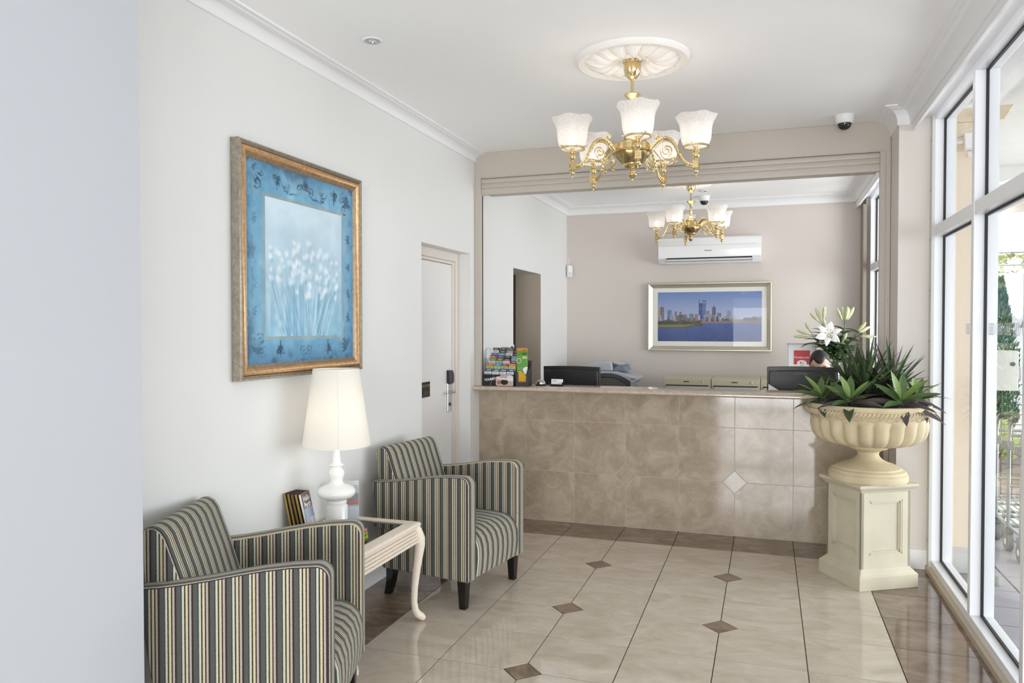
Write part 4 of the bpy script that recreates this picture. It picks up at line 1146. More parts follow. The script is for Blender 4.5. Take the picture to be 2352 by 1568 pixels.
for k, (rgb, h, lab, num, ic) in enumerate((((106, 158, 66), .245, 'front green leaflet numbered 300 in the dark leaflet holder', '300', (240, 244, 236)), ((96, 150, 56), .275, 'middle green leaflet numbered 300 in the dark leaflet holder', '300', (50, 70, 40)), ((222, 142, 52), .298, 'orange leaflet numbered 12 at the back of the leaflet holder', '12', (80, 60, 40)))):
    dx = -.004 * k
    t = thing('leaflet', lab, 'leaflet', (-.412 - .006 * k, -.043 + .018 * k, CZ + .003), rad(4), 'leaflets in the dark holder')
    MB().box(-.044, .044, -.004, .004, 0, h).build('pages', cmat(rgb), t)
    inst('lettering', text_mesh(num, .026, cmat(ic), .0003, .0004), t, (.018, -.0046, h - .022), ROT_NY)
    pts = [(-.026 + .018 * cos(a), -.0043, h - .047 + .018 * sin(a)) for a in [2 * PI * q / 20 for q in range(21)]]
    MB().tube(pts, .0022, 4).build('ring_mark', cmat(ic), t)
    if k == 0:
        bird = [(.010, .118), (.004, .130), (.010, .142), (.026, .150), (.038, .152), (.044, .146), (.040, .132), (.036, .108), (.028, .092), (.018, .098)]
        MB().prism(bird, 'y', -.0047, -.0040).build('white_bird_print', M_paper, t)
        MB().prism([(-.034, .13), (-.026, .143), (-.01, .150), (.004, .148), (-.006, .138), (-.02, .128)], 'y', -.0046, -.004).build('teal_print', cmat((96, 170, 150)), t)
        MB().prism([(-.030, .03), (-.030, .115), (-.012, .118), (.004, .104), (.020, .088), (.032, .07), (.034, .03)], 'y', -.0045, -.004).build('amber_print', cmat((232, 170, 50)), t)
t = thing('pump_bottle', 'small white pump bottle standing behind the tourist brochure rack', 'bottle', (-.752, .165, CZ))
MB().lathe([(0, 0), (.03, 0), (.032, .01), (.032, .19), (.028, .21), (.014, .225), (.014, .24)], 20).build('body', mat('translucent_white', srgb(226, 232, 232), .3), t, smooth=.8)
MB().tube([(0, 0, .24), (0, 0, .275), (0, 0, .28)], .010, 12).tube([(.01, 0, .285), (-.02, 0, .292), (-.045, 0, .284)], .007, 8).build('pump', M_plast, t, smooth=.9)

t = thing('service_bell', 'chrome desk bell with black base on the countertop', 'bell', (-.292, .075, CZ))
MB().lathe([(0, 0), (.045, 0), (.047, .004), (.044, .010), (.036, .013), (0, .013)], 32).build('base', M_black, t, smooth=.8)
MB().lathe([(.0365, .014), (.037, .018), (.034, .030), (.026, .040), (.014, .046), (1e-5, .048)], 32, cap=False).build('dome', M_chrome, t, smooth=3)
MB().tube([(0, 0, .046), (0, 0, .058)], .003, 8).sphere((0, 0, .060), .005, 10, 8).build('plunger', M_chrome, t, smooth=1.2)
t = thing('card_holder', 'small black card holder standing on the countertop in front of the left monitor', 'card holder', (-.158, .065, CZ), rad(-3))
MB().box(-.05, .05, -.022, .022, 0, .004).box(-.05, .05, -.022, -.019, 0, .016).box(-.05, -.047, -.022, .018, 0, .03).box(.047, .05, -.022, .018, 0, .03).box(-.05, .05, .016, .019, 0, .035).build('tray', M_blackg, t)
t2 = thing('business_cards', 'stack of white business cards in the black card holder', 'cards', (-.158, .064, CZ + .0045), rad(-3))
MB().box(-.045, .045, -.010, .010, 0, .050).move(rx=rad(-7)).build('card_stack', M_paper, t2)
MB().prism([(-.02, .010), (.044, .022), (.044, .026), (.0, .014)], 'y', -.0112, -.0098).move(rx=rad(-7)).build('green_swoosh', cmat((150, 176, 84)), t2)
MB().box(-.036, .004, -.0108, -.0098, .034, .038).box(-.036, -.006, -.0108, -.0098, .028, .030).move(rx=rad(-7)).build('card_lettering', cmat((150, 150, 156)), t2)

# ------------------------------------------------------------------ desk, monitors
ds = thing('reception_desk', 'pale laminate desk behind the reception counter carrying both monitors', 'desk', (.7, .58, 0))
MB().box(-1.45, 1.45, -.38, .34, .70, .735).build('desktop', M_desk, ds, bev=.003)
for x in (-1.42, -.02, 1.42): MB().box(x - .02, x + .02, -.36, .32, 0, .70).build('support_panel', M_desk, ds)
def monitor(label, x, y, w, ztop, rz, zbot, vents):
    t = thing('monitor', label, 'monitor', (x, y, .735), rz, 'reception desk monitors')
    h = ztop - zbot; zb = zbot - .735; zt = ztop - .735; zm = (zb + zt) / 2
    # shell seen from behind: -Y is the back
    n = 12
    top = [(-w / 2 + w * k / n, zt - .006 * (2 * k / n - 1) ** 2) for k in range(n, -1, -1)]
    mb = MB().prism([(-w / 2, zb), (w / 2, zb)] + top, 'y', -.008, .022)
    mb.build('screen_shell', M_black, t, bev=.004)
    inner = [(-w / 2 + .012, zb + .012), (w / 2 - .012, zb + .012)] + [(a * .95, b - .030) for a, b in top]
    MB().prism(inner, 'y', -.026, -.006).build('rear_cover', mat('charcoal_plastic', srgb(38, 38, 40), .45) if vents else M_black, t, bev=.008)
    MB().box(-w / 2 + .012, w / 2 - .012, .021, .024, zb + .014, zt - .022).build('screen', M_blackg, t)
    v = MB()
    v.lathe([(.070, -.002), (.078, -.002), (.078, .003), (.070, .003), (.070, -.002)], 36, cap=False)
    v.move(rx=PI / 2, d=(0, -.026, zm - .05)); v.build('mount_ring', M_black, t)
    sl = MB()
    for k in range(26): sl.box(-.055 + .0036 * k, -.0532 + .0036 * k, -.0272, -.0255, zt - .062, zt - .046)
    sl.build('vent_slots', mat('vent_grey', srgb(104, 104, 106), .5) if vents else M_black, t)
    MB().box(-w / 2 + .028, -w / 2 + .072, -.0285, -.025, zt - .048, zt - .034).build('rating_plate', M_dgrey, t)
    MB().box(-.030, .030, -.055, -.026, .0, zm + .0).build('stand_neck', M_dgrey, t, bev=.004)
    MB().lathe([(0, 0), (.115, 0), (.115, .008), (.10, .014), (0, .016)], 36).move((0, -.02, 0)).build('stand_foot', M_black, t, smooth=.8)
    return t
monitor('black monitor seen from behind at the left, beside the bell', -.155, .52, .50, 1.196, rad(-4), .90, False)
monitor('black monitor seen from behind at the right, in front of the seated person', 1.675, .50, .51, 1.222, 0, .925, True)
t = thing('paper_sheet', 'white sheet of paper leaning at the lower left corner of the right monitor', 'paper', (1.475, .4, .735), rad(2))
MB().prism([(-.045, 0), (.10, 0), (.10, .262), (-.045, .355)], 'y', -.0006, .0006).build('sheet', M_paper, t)

def office_chair(label, x, y, rz, ztop, group=True):
    t = thing('office_chair', label, 'office chair', (x, y, 0), rz, 'black office chairs')
    w = .225; n = 10
    zc = ztop
    topc = [(-w + 2 * w * k / n, zc - .075 * abs(2 * k / n - 1) ** 2.2) for k in range(n + 1)]
    outer = [(-w, zc - .46), (w, zc - .46)] + topc[::-1]
    inner = [(-w + .035, zc - .42), (w - .035, zc - .42)] + [(a * .84, b - .035) for a, b in topc[::-1]]
    no = len(outer)
    vs = [(a, 0, b) for a, b in outer] + [(a, 0, b) for a, b in inner] + [(a, .028, b) for a, b in outer] + [(a, .028, b) for a, b in inner]
    fs = []
    for k in range(no):
        q = (k + 1) % no
        fs += [(k, q, no + q, no + k), (2 * no + k, 3 * no + k, 3 * no + q, 2 * no + q), (k, 2 * no + k, 2 * no + q, q), (no + k, no + q, 3 * no + q, 3 * no + k)]
    MB().add(vs, fs).build('back_frame', M_black, t, bev=.004)
    MB().prism([(a * .99, b) for a, b in inner], 'y', .010, .018).build('mesh_back', M_meshf, t)
    sl = MB()
    for k in range(20):
        z = zc - .40 + .018 * k
        sl.box(-w + .04, w - .04, .006, .010, z, z + .004)
    sl.build('mesh_ribs', mat('mesh_rib', srgb(112, 108, 102), .7), t)
    MB().box(-.235, .235, .03, .48, .44, .50).build('seat', M_meshf, t, bev=.025)
    MB().tube([(0, .02, zc - .40), (0, -.02, .55), (0, .18, .43)], .022, 8).build('back_bracket', M_black, t, smooth=1.2)
    MB().tube([(0, .25, .10), (0, .25, .44)], .024, 14).build('gas_column', M_black, t, smooth=1.2)
    st = MB()
    for k in range(5):
        a = 2 * PI * k / 5
        st.tube([(0, .25, .10), (.28 * cos(a), .25 + .28 * sin(a), .07)], [.026, .017], 8)
        st.tube([(.28 * cos(a) - .014, .25 + .28 * sin(a), .028), (.28 * cos(a) + .014, .25 + .28 * sin(a), .028)], .028, 12)
    st.build('star_base', M_black, t, smooth=1.0)
    return t
office_chair('empty black mesh office chair behind the left monitor', .02, 1.12, rad(16), 1.103)

# ------------------------------------------------------------------ printer on its stand
t = thing('printer_stand', 'low grey cabinet under the printer against the office wall', 'cabinet', (-.19, 2.45, 0))
MB().box(-.36, .36, -.28, .30, 0, .66).build('carcass', M_boxm, t, bev=.004)
for k in range(2): 
    d = MB().box(-.35 + .355 * k, -.005 + .355 * k, -.292, -.28, .02, .64).build('door', M_boxm, t, bev=.003)
    MB().box(-.04 + .05 * k, -.03 + .05 * k, -.305, -.292, .3, .4).build('handle', M_chrome, d)
t = thing('printer', 'pale grey office copier with raised document tray behind the left monitor', 'printer', (-.19, 2.42, .66))
MB().box(-.27, .27, -.22, .24, 0, .27).build('body', M_lgrey, t, bev=.012)
MB().box(.18, .36, -.18, .18, .12, .17).build('side_tray', M_lgrey, t, bev=.006)
MB().prism([(-.27, .27), (.27, .27), (.315, .305), (.315, .335), (.10, .395), (-.27, .40)], 'y', -.23, .24).build('scanner_lid', M_lgrey, t, bev=.006)
MB().prism([(-.25, .40), (-.245, .455), (-.20, .478), (-.05, .492), (.035, .49), (.055, .40)], 'y', -.18, .2).build('feeder_cover', M_lgrey, t, bev=.012)
MB().prism([(.05, .395), (.07, .435), (.115, .465), (.16, .468), (.19, .398)], 'y', -.16, .18).build('feeder_recess', M_bgrey, t, bev=.006)
MB().prism([(.06, .478), (.13, .462), (.255, .485), (.258, .491), (.13, .471), (.06, .492)], 'y', -.15, .17).build('document_tray', M_lgrey, t)
MB().box(.25, .30, -.232, -.226, .318, .324).build('button_strip', M_black, t)

# ------------------------------------------------------------------ filing cabinets along the office wall
def cabinet(label, x):
    t = thing('filing_cabinet', label, 'filing cabinet', (x, 2.19, 0), 0, 'row of filing cabinets')
    MB().box(-.226, .226, -.31, .33, .02, 1.02).build('carcass', M_cabin, t, bev=.003)
    for k in range(3):
        d = MB().box(-.200, .200, -.325, -.312, .05 + .305 * k, .335 + .305 * k).build('drawer', M_cabin, t, bev=.003)
        z = .335 + .305 * k
        MB().box(-.198, .198, -.332, -.324, z - .045, z - .022).build('pull_rail', M_cabin, d, bev=.003)
        MB().box(-.205, .205, -.3135, -.3105, z, z + .012).build('shadow_gap', M_black, d)
    MB().box(-.035, .02, -.3125, -.309, .985, .995).build('maker_plate', M_timber, t)
    MB().tube([(.155, -.308, .99), (.155, -.318, .99)], .010, 16).build('lock', M_chrome, t, smooth=.9)
cabinet('first olive-grey filing cabinet, left end of the office row', .672)
cabinet('second olive-grey filing cabinet from the left in the office row', 1.130)
cabinet('third olive-grey filing cabinet, under the framed certificate', 1.588)
cabinet('fourth olive-grey filing cabinet, under the glass vase', 2.046)

# ------------------------------------------------------------------ air conditioner
ac = thing('air_conditioner', 'white wall-mounted air conditioner above the framed skyline photograph', 'air conditioner', (.82, YB, 2.357))
w = .535
pr = [(0, .14), (-.17, .14), (-.200, .128), (-.212, .10), (-.214, .0), (-.208, -.085), (-.19, -.10), (-.14, -.14), (0, -.14)]
MB().prism(pr, 'x', -w, w).build('casing', M_plast, ac, smooth=.4, bev=.003)
M_acp = mat('gloss_white_panel', srgb(240, 240, 240), .1)
MB().prism([(-.2142, .045), (-.2168, .043), (-.2165, -.06), (-.211, -.082), (-.208, -.082), (-.21, 0)], 'x', -w + .004, w - .004).build('front_panel', M_acp, ac, smooth=.5)
lo = MB().prism([(-.2115, -.086), (-.175, -.122), (-.165, -.118), (-.2, -.078)], 'x', -w + .09, w - .09); lo.build('outlet', M_black, ac)
MB().prism([(-.2095, -.097), (-.188, -.114), (-.191, -.118), (-.214, -.101)], 'x', -w + .092, w - .092).build('louvre', M_plast, ac)
vn = MB()
for k in range(26): vn.box(-w + .11 + .033 * k, -w + .114 + .033 * k, -.19, -.176, -.126, -.108)
vn.build('vanes', M_lgrey, ac)
MB().prism([(-.19, -.100), (-.14, -.1405), (-.10, -.1405), (-.15, -.1)], 'x', -w + .09, w - .09).build('lower_lip', M_plast, ac)
MB().box(-w + .05, w - .05, -.2162, -.213, .0440, .0475).build('panel_seam', M_lgrey, ac)
inst('lettering', text_mesh('Panasonic', .019, M_black, .0004, .0004), ac, (-.005, -.2172, -.012), ROT_NY)

# ------------------------------------------------------------------ framed skyline photograph
sp = thing('framed_photograph', 'framed city skyline and river photograph on the rear office wall', 'picture', (.808, YB, 1.638))
hw, hh = .656, .373
def back_ring(mb, hw, hh, prof):
    n = len(prof); vs = []; fs = []
    for a, b in ((-1, -1), (1, -1), (1, 1), (-1, 1)):
        for i, d in prof: vs.append((a * (hw - i), -d, b * (hh - i)))
    for k in range(4):
        q = (k + 1) % 4
        for i in range(n): fs.append((k * n + i, q * n + i, q * n + (i + 1) % n, k * n + (i + 1) % n))
    return mb.add(vs, fs)
back_ring(MB(), hw, hh, [(0, .002), (0, .052), (.004, .056), (.010, .056), (.050, .020), (.052, .016), (.052, .002)]).build('frame', M_champ, sp, smooth=.4)
MB().box(-hw + .05, hw - .05, -.014, -.002, -hh + .05, hh - .05).build('mount', M_mount, sp)
MB().add([(-hw + .05, -.018, -hh + .05), (hw - .05, -.018, -hh + .05), (hw - .05, -.018, hh - .05), (-hw + .05, -.018, hh - .05)], [(0, 1, 2, 3)]).build('glazing', M_pglass, sp)
H, Wd = 176, 360
V2, U2 = np.mgrid[0:H, 0:Wd]; U2 = (U2 + .5) / Wd; V2 = (V2 + .5) / H
f = np.clip(V2 / .62, 0, 1)[..., None]
im = lin([104, 132, 186]) * (1 - f) + lin([176, 182, 206]) * f
nn = fbm(H, Wd, 6, 40)
im = mixc(im, np.clip((nn - .62) * 3, 0, 1) * .3 * (U2 > .8), [206, 186, 200])
wt = V2 > .622
nw = noise2(H, Wd, 84, 77) * .6 + noise2(H, Wd, 40, 78) * .4
wc = lin([82, 100, 154]) * (1 - (V2[..., None] - .6) * 1.3) + lin([44, 56, 104]) * (V2[..., None] - .6) * 1.3
im[wt] = (wc * (.78 + .44 * nw[..., None]))[wt]
def bld(x0, x1, y0, c, y1=.63):
    global im
    im = mixc(im, ((U2 >= x0) & (U2 <= x1) & (V2 >= y0) & (V2 <= y1)) * 1.0, c)
for b in ((0, .022, .31, (170, 150, 150)), (.022, .062, .295, (112, 104, 116)), (.095, .14, .365, (98, 120, 150)), (.12, .155, .45, (126, 150, 184)), (.168, .19, .39, (110, 108, 124)), (.21, .238, .395, (116, 112, 128)), (.19, .232, .47, (92, 84, 96)), (.236, .258, .46, (76, 72, 84)), (.262, .288, .45, (120, 116, 124)), (.275, .30, .5, (112, 138, 150)), (.308, .356, .435, (104, 134, 150)), (.364, .40, .45, (126, 120, 134)), (.402, .472, .23, (66, 82, 134)), (.44, .472, .23, (88, 112, 150)), (.476, .508, .385, (140, 112, 112)), (.456, .54, .455, (122, 150, 170)), (.53, .568, .31, (86, 92, 104)), (.54, .57, .46, (140, 124, 130)), (.575, .62, .425, (98, 118, 150)), (.575, .63, .505, (158, 166, 176)), (.626, .656, .52, (140, 130, 126)), (.65, .70, .49, (136, 138, 134)), (.672, .71, .38, (134, 146, 166)), (.70, .78, .5, (156, 164, 176)), (.835, .90, .52, (98, 92, 92)), (.91, .955, .50, (94, 98, 112)), (.965, .985, .53, (150, 140, 140)), (.975, 1.0, .50, (120, 116, 124)), (.0, 1.0, .555, (134, 134, 132))): bld(*b)
rb_ = np.random.default_rng(21)
for k in range(46):
    x = rb_.random() * .74; wv = .008 + .02 * rb_.random(); g_ = int(70 + 100 * rb_.random())
    bld(x, x + wv, .47 + .10 * rb_.random(), (g_ + 8, g_, g_ + int(18 * rb_.random())), .60)
for k in range(30):
    x = .62 + rb_.random() * .37; g_ = int(80 + 90 * rb_.random()); bld(x, x + .006 + .012 * rb_.random(), .53 + .05 * rb_.random(), (g_, g_ - 4, g_ + 2), .61)
im = mixc(im, ((U2 > .538) & (U2 < .562) & (V2 > .27 + abs(U2 - .55) * 4) & (V2 < .33)) * 1.0, (104, 100, 96))
for x in (.405, .44, .47): im = mixc(im, ((abs(U2 - x) < .0022) & (V2 > .165) & (V2 < .24)) * 1.0, (70, 84, 120))
im = mixc(im, ((abs(V2 - .19) < .009) & (U2 > .44) & (U2 < .472)) * 1.0, (60, 72, 110)); im = mixc(im, ((abs(V2 - .168) < .005) & (U2 > .405) & (U2 < .472)) * 1.0, (96, 108, 140))
win = noise2(H, Wd, 90, 5)
im = mixc(im, ((V2 < .56) & (V2 > .3) & (win > .62) & (im.sum(2) < .75)) * .12, (210, 214, 220))
tn = noise2(H, Wd, 40, 12)
im = mixc(im, np.clip((V2 - (.55 + .04 * noise2(H, Wd, 16, 8))) * 40, 0, 1) * ((U2 < .44) & (V2 < .69)) * 1.0, (74, 74, 66))
im = mixc(im, ((tn > .55) & (V2 > .56) & (U2 < .42) & (V2 < .68)) * .6, (104, 100, 70))
shore = .735 - .10 * np.clip((U2 - .22) / .24, 0, 1) ** 1.4
im = mixc(im, ((V2 > .66) & (V2 < shore) & (U2 < .46)) * 1.0, (120, 124, 84)); im = mixc(im, ((V2 > shore - .022) & (V2 < shore) & (U2 < .44)) * 1.0, (98, 86, 78))
im = mixc(im, ((V2 > .595) & (V2 < .625) & (U2 > .42)) * 1.0, (142, 120, 108))
im = mixc(im, ((V2 > .53) & (V2 < .60) & (U2 > .83) & (tn > .45)) * .8, (78, 78, 72))
xx0, xx1, zz0, zz1 = .258 - .808, 1.362 - .808, 1.369 - 1.638, 1.912 - 1.638
picture('print', im, lambda u, v: (xx0 + (xx1 - xx0) * u, -.0155, zz1 - (zz1 - zz0) * v), M_print, sp)

# alarm sensor in the corner
t = thing('alarm_sensor', 'small white alarm sensor in the rear left corner of the office', 'sensor', (-.755, 2.80, 2.17), rad(28))
MB().prism([(-.032, .0), (-.032, -.022), (-.022, -.036), (.022, -.036), (.032, -.022), (.032, 0)], 'z', -.065, .065).build('housing', M_plast, t, bev=.004)
MB().box(-.018, .018, -.0385, -.035, -.052, -.012).build('lens_window', mat('sensor_lens', srgb(206, 212, 222), .3), t, bev=.002)
MB().tube([(-.004, -.008, .065), (-.004, -.006, .16)], .003, 6).build('cable', M_plast, t)

# ------------------------------------------------------------------ certificate and lilies on the cabinets
cf = thing('framed_certificate', 'white framed certificate with red panel reading Hotels.com 4.1 on the filing cabinets', 'certificate', (1.745, 2.28, 1.021))
cfm = Matrix.Rotation(rad(-7), 4, 'X')
def tilt(mb): mb.v = [tuple(cfm @ Vector(v)) for v in mb.v]; return mb
tilt(MB().box(-.13, .13, -.008, .004, 0, .34)).build('backing', M_paper, cf)
fr = MB()
for a, b, c, d in ((-.135, -.122, 0, .345), (.122, .135, 0, .345), (-.135, .135, .332, .345), (-.135, .135, 0, .013)): fr.box(a, b, -.013, .004, c, d)
tilt(fr).build('frame', M_lgrey, cf)
tilt(MB().prism([(-.075, .135), (.075, .135), (.075, .275), (-.075, .275)], 'y', -.0095, -.008)).build('red_panel', cmat((206, 76, 84)), cf)
dm = [(-.045, .12)] + [(.045 * cos(a), .15 + .028 * sin(a)) for a in [PI - PI * k / 12 for k in range(13)]] + [(.045, .12)]
tilt(MB().prism(dm[::-1], 'y', -.0105, -.008)).build('score_badge', M_paper, cf)
for tx, s, z, c in (('Hotels.com', .030, .205, M_paper), ('4.1', .034, .150, cmat((170, 50, 60))), ('out of 5', .010, .127, cmat((170, 110, 116))), ('Excellent', .018, .100, cmat((170, 120, 124)))):
    o = inst('lettering', text_mesh(tx, s, c, .0004, .0003), cf); o.matrix_local = cfm @ Matrix.Translation((0, -.0112, z)) @ Matrix.Rotation(PI / 2, 4, 'X')
MB().box(-.02, .02, .03, .09, 0, .2).build('easel_strut', M_lgrey, cf)

VX, VY, VZ = 2.045, 2.17, 1.021
t = thing('glass_vase', 'tall clear glass vase holding the white lilies on the filing cabinets', 'vase', (VX, VY, VZ))
M_vase = glass('vase_glass', (.90, .96, .94, 1), 1.0, 1.5)
MB().lathe([(.0, 0), (.045, 0), (.046, .006), (.040, .03), (.042, .12), (.056, .20), (.054, .20), (.039, .12), (.036, .03), (.0, .012)], 28, cap=False).build('vessel', M_vase, t, smooth=.9)
MB().lathe([(0, .013), (.034, .03), (.0375, .12), (0, .12)], 20, cap=False).build('water', mat('vase_water', srgb(206, 222, 214), .05), t, smooth=.9)
def leafat(parent, p, d, L, w, m, droop=.3, nm='leaf', roll=0):
    me = leaf_mesh(L, w, droop, .2, 6, shape=.9).mesh(nm, m, smooth=3, fix=False)
    o = bpy.data.objects.new(nm, me); COL.objects.link(o); o.parent = parent
    d = Vector(d); az = math.atan2(d.y, d.x); el = math.atan2(d.z, math.hypot(d.x, d.y)); orient(o, p, az, el, roll)
    return o
def bud_mesh(L, r): return [(0, 0), (r * .45, L * .06), (r * .72, L * .22), (r, L * .52), (r * .88, L * .74), (r * .42, L * .93), (1e-5, L)]
def put_bud(parent, p, d, L=.12, r=.0155, m=None):
    mb = MB().lathe(bud_mesh(L, r), 12, cap=False, mod=lambda a, j, z: 1 + .08 * cos(3 * a))
    q = Vector(d).to_track_quat('Z', 'Y')
    o = mb.build('bud', m or M_bud, parent, smooth=3); o.location = p; o.rotation_mode = 'QUATERNION'; o.rotation_quaternion = q
rr = random.Random(4)
def lily(label, tip, buds, flower=None, nleaf=9):
    nleaf = int(nleaf * 2)
    t = thing('lily_stem', label, 'flower', (VX, VY, VZ + .02), 0, 'white lilies in the glass vase')
    T = Vector(tip); pts = [Vector((0, 0, 0)) + Vector((T.x * k, T.y * k, T.z * (k ** .85 if k else 0))) for k in (0, .25, .45, .6, .75, .88, 1)]
    pts = [Vector((T.x * (k ** 1.6), T.y * (k ** 1.6), T.z * k)) for k in (0, .25, .45, .6, .75, .88, 1)]
    MB().tube(pts, [.005, .005, .0045, .004, .004, .0035, .003], 7).build('stem', M_lleaf, t, smooth=1.2)
    for k in range(nleaf):
        f = .44 + .52 * k / nleaf
        p = pts[0].lerp(T, f); p = Vector((T.x * f ** 1.6, T.y * f ** 1.6, T.z * f))
        az = k * 2.4 + rr.uniform(-.4, .4); leafat(t, p, (cos(az), sin(az) * .8, rr.uniform(.0, .6)), rr.uniform(.12, .20), rr.uniform(.040, .056), M_lleaf, rr.uniform(.2, .8))
    for (dx, dy, dz, L) in buds:
        d = Vector((dx, dy, dz)).normalized()
        MB().tube([T, T + d * .06], .0025, 6).build('pedicel', M_lleaf, t)
        put_bud(t, T + d * .055, d, L * 1.2)
    if flower:
        c = Vector(flower[0]); d = Vector(flower[1]).normalized()
        MB().tube([T * .8, c], .003, 6).build('pedicel', M_lleaf, t)
        Mq = d.to_track_quat('Z', 'Y').to_matrix()
        for k in range(6):
            a = 2 * PI * k / 6 + .35
            me = leaf_mesh(.13, .074 if k % 2 else .056, .9, -.12, 8, shape=.85).mesh('petal', M_lily, smooth=3, fix=False)
            o = bpy.data.objects.new('petal', me); COL.objects.link(o); o.parent = t; o.location = c
            o.rotation_euler = (Mq @ Matrix.Rotation(a, 3, 'Z') @ Matrix.Rotation(-rad(38), 3, 'Y')).to_euler()
        for k in range(6):
            a = 2 * PI * k / 6
            e = c + Mq @ Vector((.030 * cos(a), .030 * sin(a), .062))
            MB().tube([c, e], .0014, 5).build('filament', M_bud, t)
            MB().sphere(tuple(e), .005, 8, 6).build('anther', M_anth, t)
lily('lily stem with the one open white flower facing the lobby', (-.085, -.10, .40), [(-.2, 0, 1, .10)], ((-.075, -.15, .415), (-.05, -1, .28)))
lily('lily stem arching left with a bud pointing to the picture', (-.20, -.03, .39), [(-1, 0, .02, .11), (-.8, 0, .35, .10), (-.5, .2, .9, .09)])
lily('upright lily stem with tall buds at the upper left', (-.115, .03, .50), [(-.75, 0, .8, .10), (-.35, .1, .9, .11), (.05, -.1, .95, .11), (.12, .1, 1, .12)], None, 10)
lily('upright lily stem with a fan of buds at the upper right', (.075, -.02, .50), [(-.35, -.1, .8, .11), (-.1, .1, .85, .11), (.12, -.1, .9, .11), (.42, .1, .9, .12), (.25, .0, 1.1, .10)], None, 11)
lily('lily stem leaning right with a pale bud pointing to the window', (.155, .0, .40), [(1, -.1, -.03, .12), (.8, .1, .5, .10), (.6, -.2, .75, .10)], None, 8)
lily('leafy lily stem low at the front of the vase', (.03, -.10, .30), [(.3, -.5, .8, .09)], None, 12)

# ------------------------------------------------------------------ the receptionist
def skin_obj(name, m, parent, chains, sub=2):
    me = bpy.data.meshes.new(name)
    vs, es, rs, idx = [], [], [], {}
    for ch in chains:
        prev = None
        for (p, r) in ch:
            key = tuple(round(c, 4) for c in p)
            if key not in idx: idx[key] = len(vs); vs.append(p); rs.append(r if isinstance(r, tuple) else (r, r))
            if prev is not None: es.append((prev, idx[key]))
            prev = idx[key]
    me.from_pydata(vs, es, [])
    o = bpy.data.objects.new(name, me); COL.objects.link(o)
    sk = o.modifiers.new('skin', 'SKIN'); sk.use_smooth_shade = True
    lay = me.skin_vertices[0].data
    for i, r in enumerate(rs): lay[i].radius = r
    lay[0].use_root = True
    ss = o.modifiers.new('sub', 'SUBSURF'); ss.levels = sub; ss.render_levels = sub
    dg = bpy.context.evaluated_depsgraph_get(); dg.update()
    me2 = bpy.data.meshes.new_from_object(o.evaluated_get(dg))
    bpy.data.objects.remove(o)
    me2.materials.clear(); me2.materials.append(m)
    me2.polygons.foreach_set('use_smooth', [True] * len(me2.polygons))
    me2.name = name
    return me2
PX, PYY = 1.825, .86
pn = thing('person', 'person with short dark hair seated at the desk behind the right monitor, looking down', 'person', (PX, PYY + .30, 0))
HC = Vector((0, -.30, 1.226))          # head centre
def head_pt(u, v, k=1.0):
    th = 2 * PI * u; ph = PI * v
    d = Vector((sin(ph) * sin(th), -sin(ph) * cos(th), cos(ph)))       # th=0 faces -Y
    rx, ry, rz = .076, .096, .115
    p = Vector((d.x * rx, d.y * ry, d.z * rz))
    low = max(0, -d.z)
    p.x *= 1 - .30 * low ** 1.5; p.y *= 1 - .12 * low if d.y < 0 else 1 - .35 * low
    if d.y < 0:
        p.y += -.006 * math.exp(-((p.z - .028) / .012) ** 2)                                   # brow
        p.y += .008 * math.exp(-((p.z - .006) / .012) ** 2 - ((abs(p.x) - .032) / .014) ** 2)    # eye sockets
        p.y += -.026 * math.exp(-(p.x / .011) ** 2) * max(0, 1 - abs(p.z + .022) / .034)         # nose
        p.y += -.007 * math.exp(-(p.x / .024) ** 2 - ((p.z + .060) / .008) ** 2)                 # lips
        p.y += -.008 * math.exp(-(p.x / .02) ** 2 - ((p.z + .098) / .014) ** 2)                  # chin
    return p * k
TL = Matrix.Rotation(rad(30), 3, 'X') @ Matrix.Rotation(rad(-7), 3, 'Y')
hm = MB().grid(48, 36, lambda u, v: tuple(HC + TL @ head_pt(u, v)))
for s in (-1, 1):                        # ears
    e = MB().lathe([(1e-5, -.008), (.016, -.006), (.019, 0), (.013, .005), (.008, .001), (1e-5, -.001)], 16, cap=False)
    e.v = [tuple(HC + TL @ Vector((s * (.077 + z), y * .75 + .012, x * 1.7 + .004))) for x, y, z in e.v]
    hm.add(e.v, e.f)
body = skin_obj('body', M_skin, pn, [[((0, -.02, .62), (.13, .09)), ((0, -.05, .80), (.13, .10)), ((0, -.10, .95), (.14, .10)), ((0, -.17, 1.05), .07), ((0, -.225, 1.12), .056), ((0, -.26, 1.17), .054)]] +
    [[((0, -.10, .95), (.14, .10)), ((s * .17, -.11, .99), .056), ((s * .23, -.16, .82), .045), ((s * .22, -.33, .775), .036), ((s * .17, -.43, .763), .026), ((s * .155, -.48, .760), (.036, .016)), ((s * .15, -.52, .760), (.040, .014))] for s in (-1, 1)])
bmx = bmesh.new(); bmx.from_mesh(body)
hb2 = MB(); hb2.add(hm.v, hm.f)
for s in (-1, 1):                        # fingers curled over the desk, thumb from the side of the palm
    for k, (dx, L) in enumerate(((-.030, .062), (-.011, .075), (.009, .079), (.028, .068))):
        bx, by = s * .15 - s * dx, -.515
        hb2.tube([(bx, by + .02, .760), (bx, by - L * .4, .768), (bx, by - L * .75, .760), (bx, by - L, .746)], [.0095, .009, .0082, .0065], 8)
    hb2.tube([(s * .125, -.475, .758), (s * .103, -.50, .757), (s * .098, -.525, .752), (s * .102, -.545, .748)], [.012, .0105, .0095, .007], 8)
hme = hb2.mesh('tmp', M_skin); bmx.from_mesh(hme); bmx.to_mesh(body); bmx.free()
body.polygons.foreach_set('use_smooth', [True] * len(body.polygons))
inst('body', body, pn)
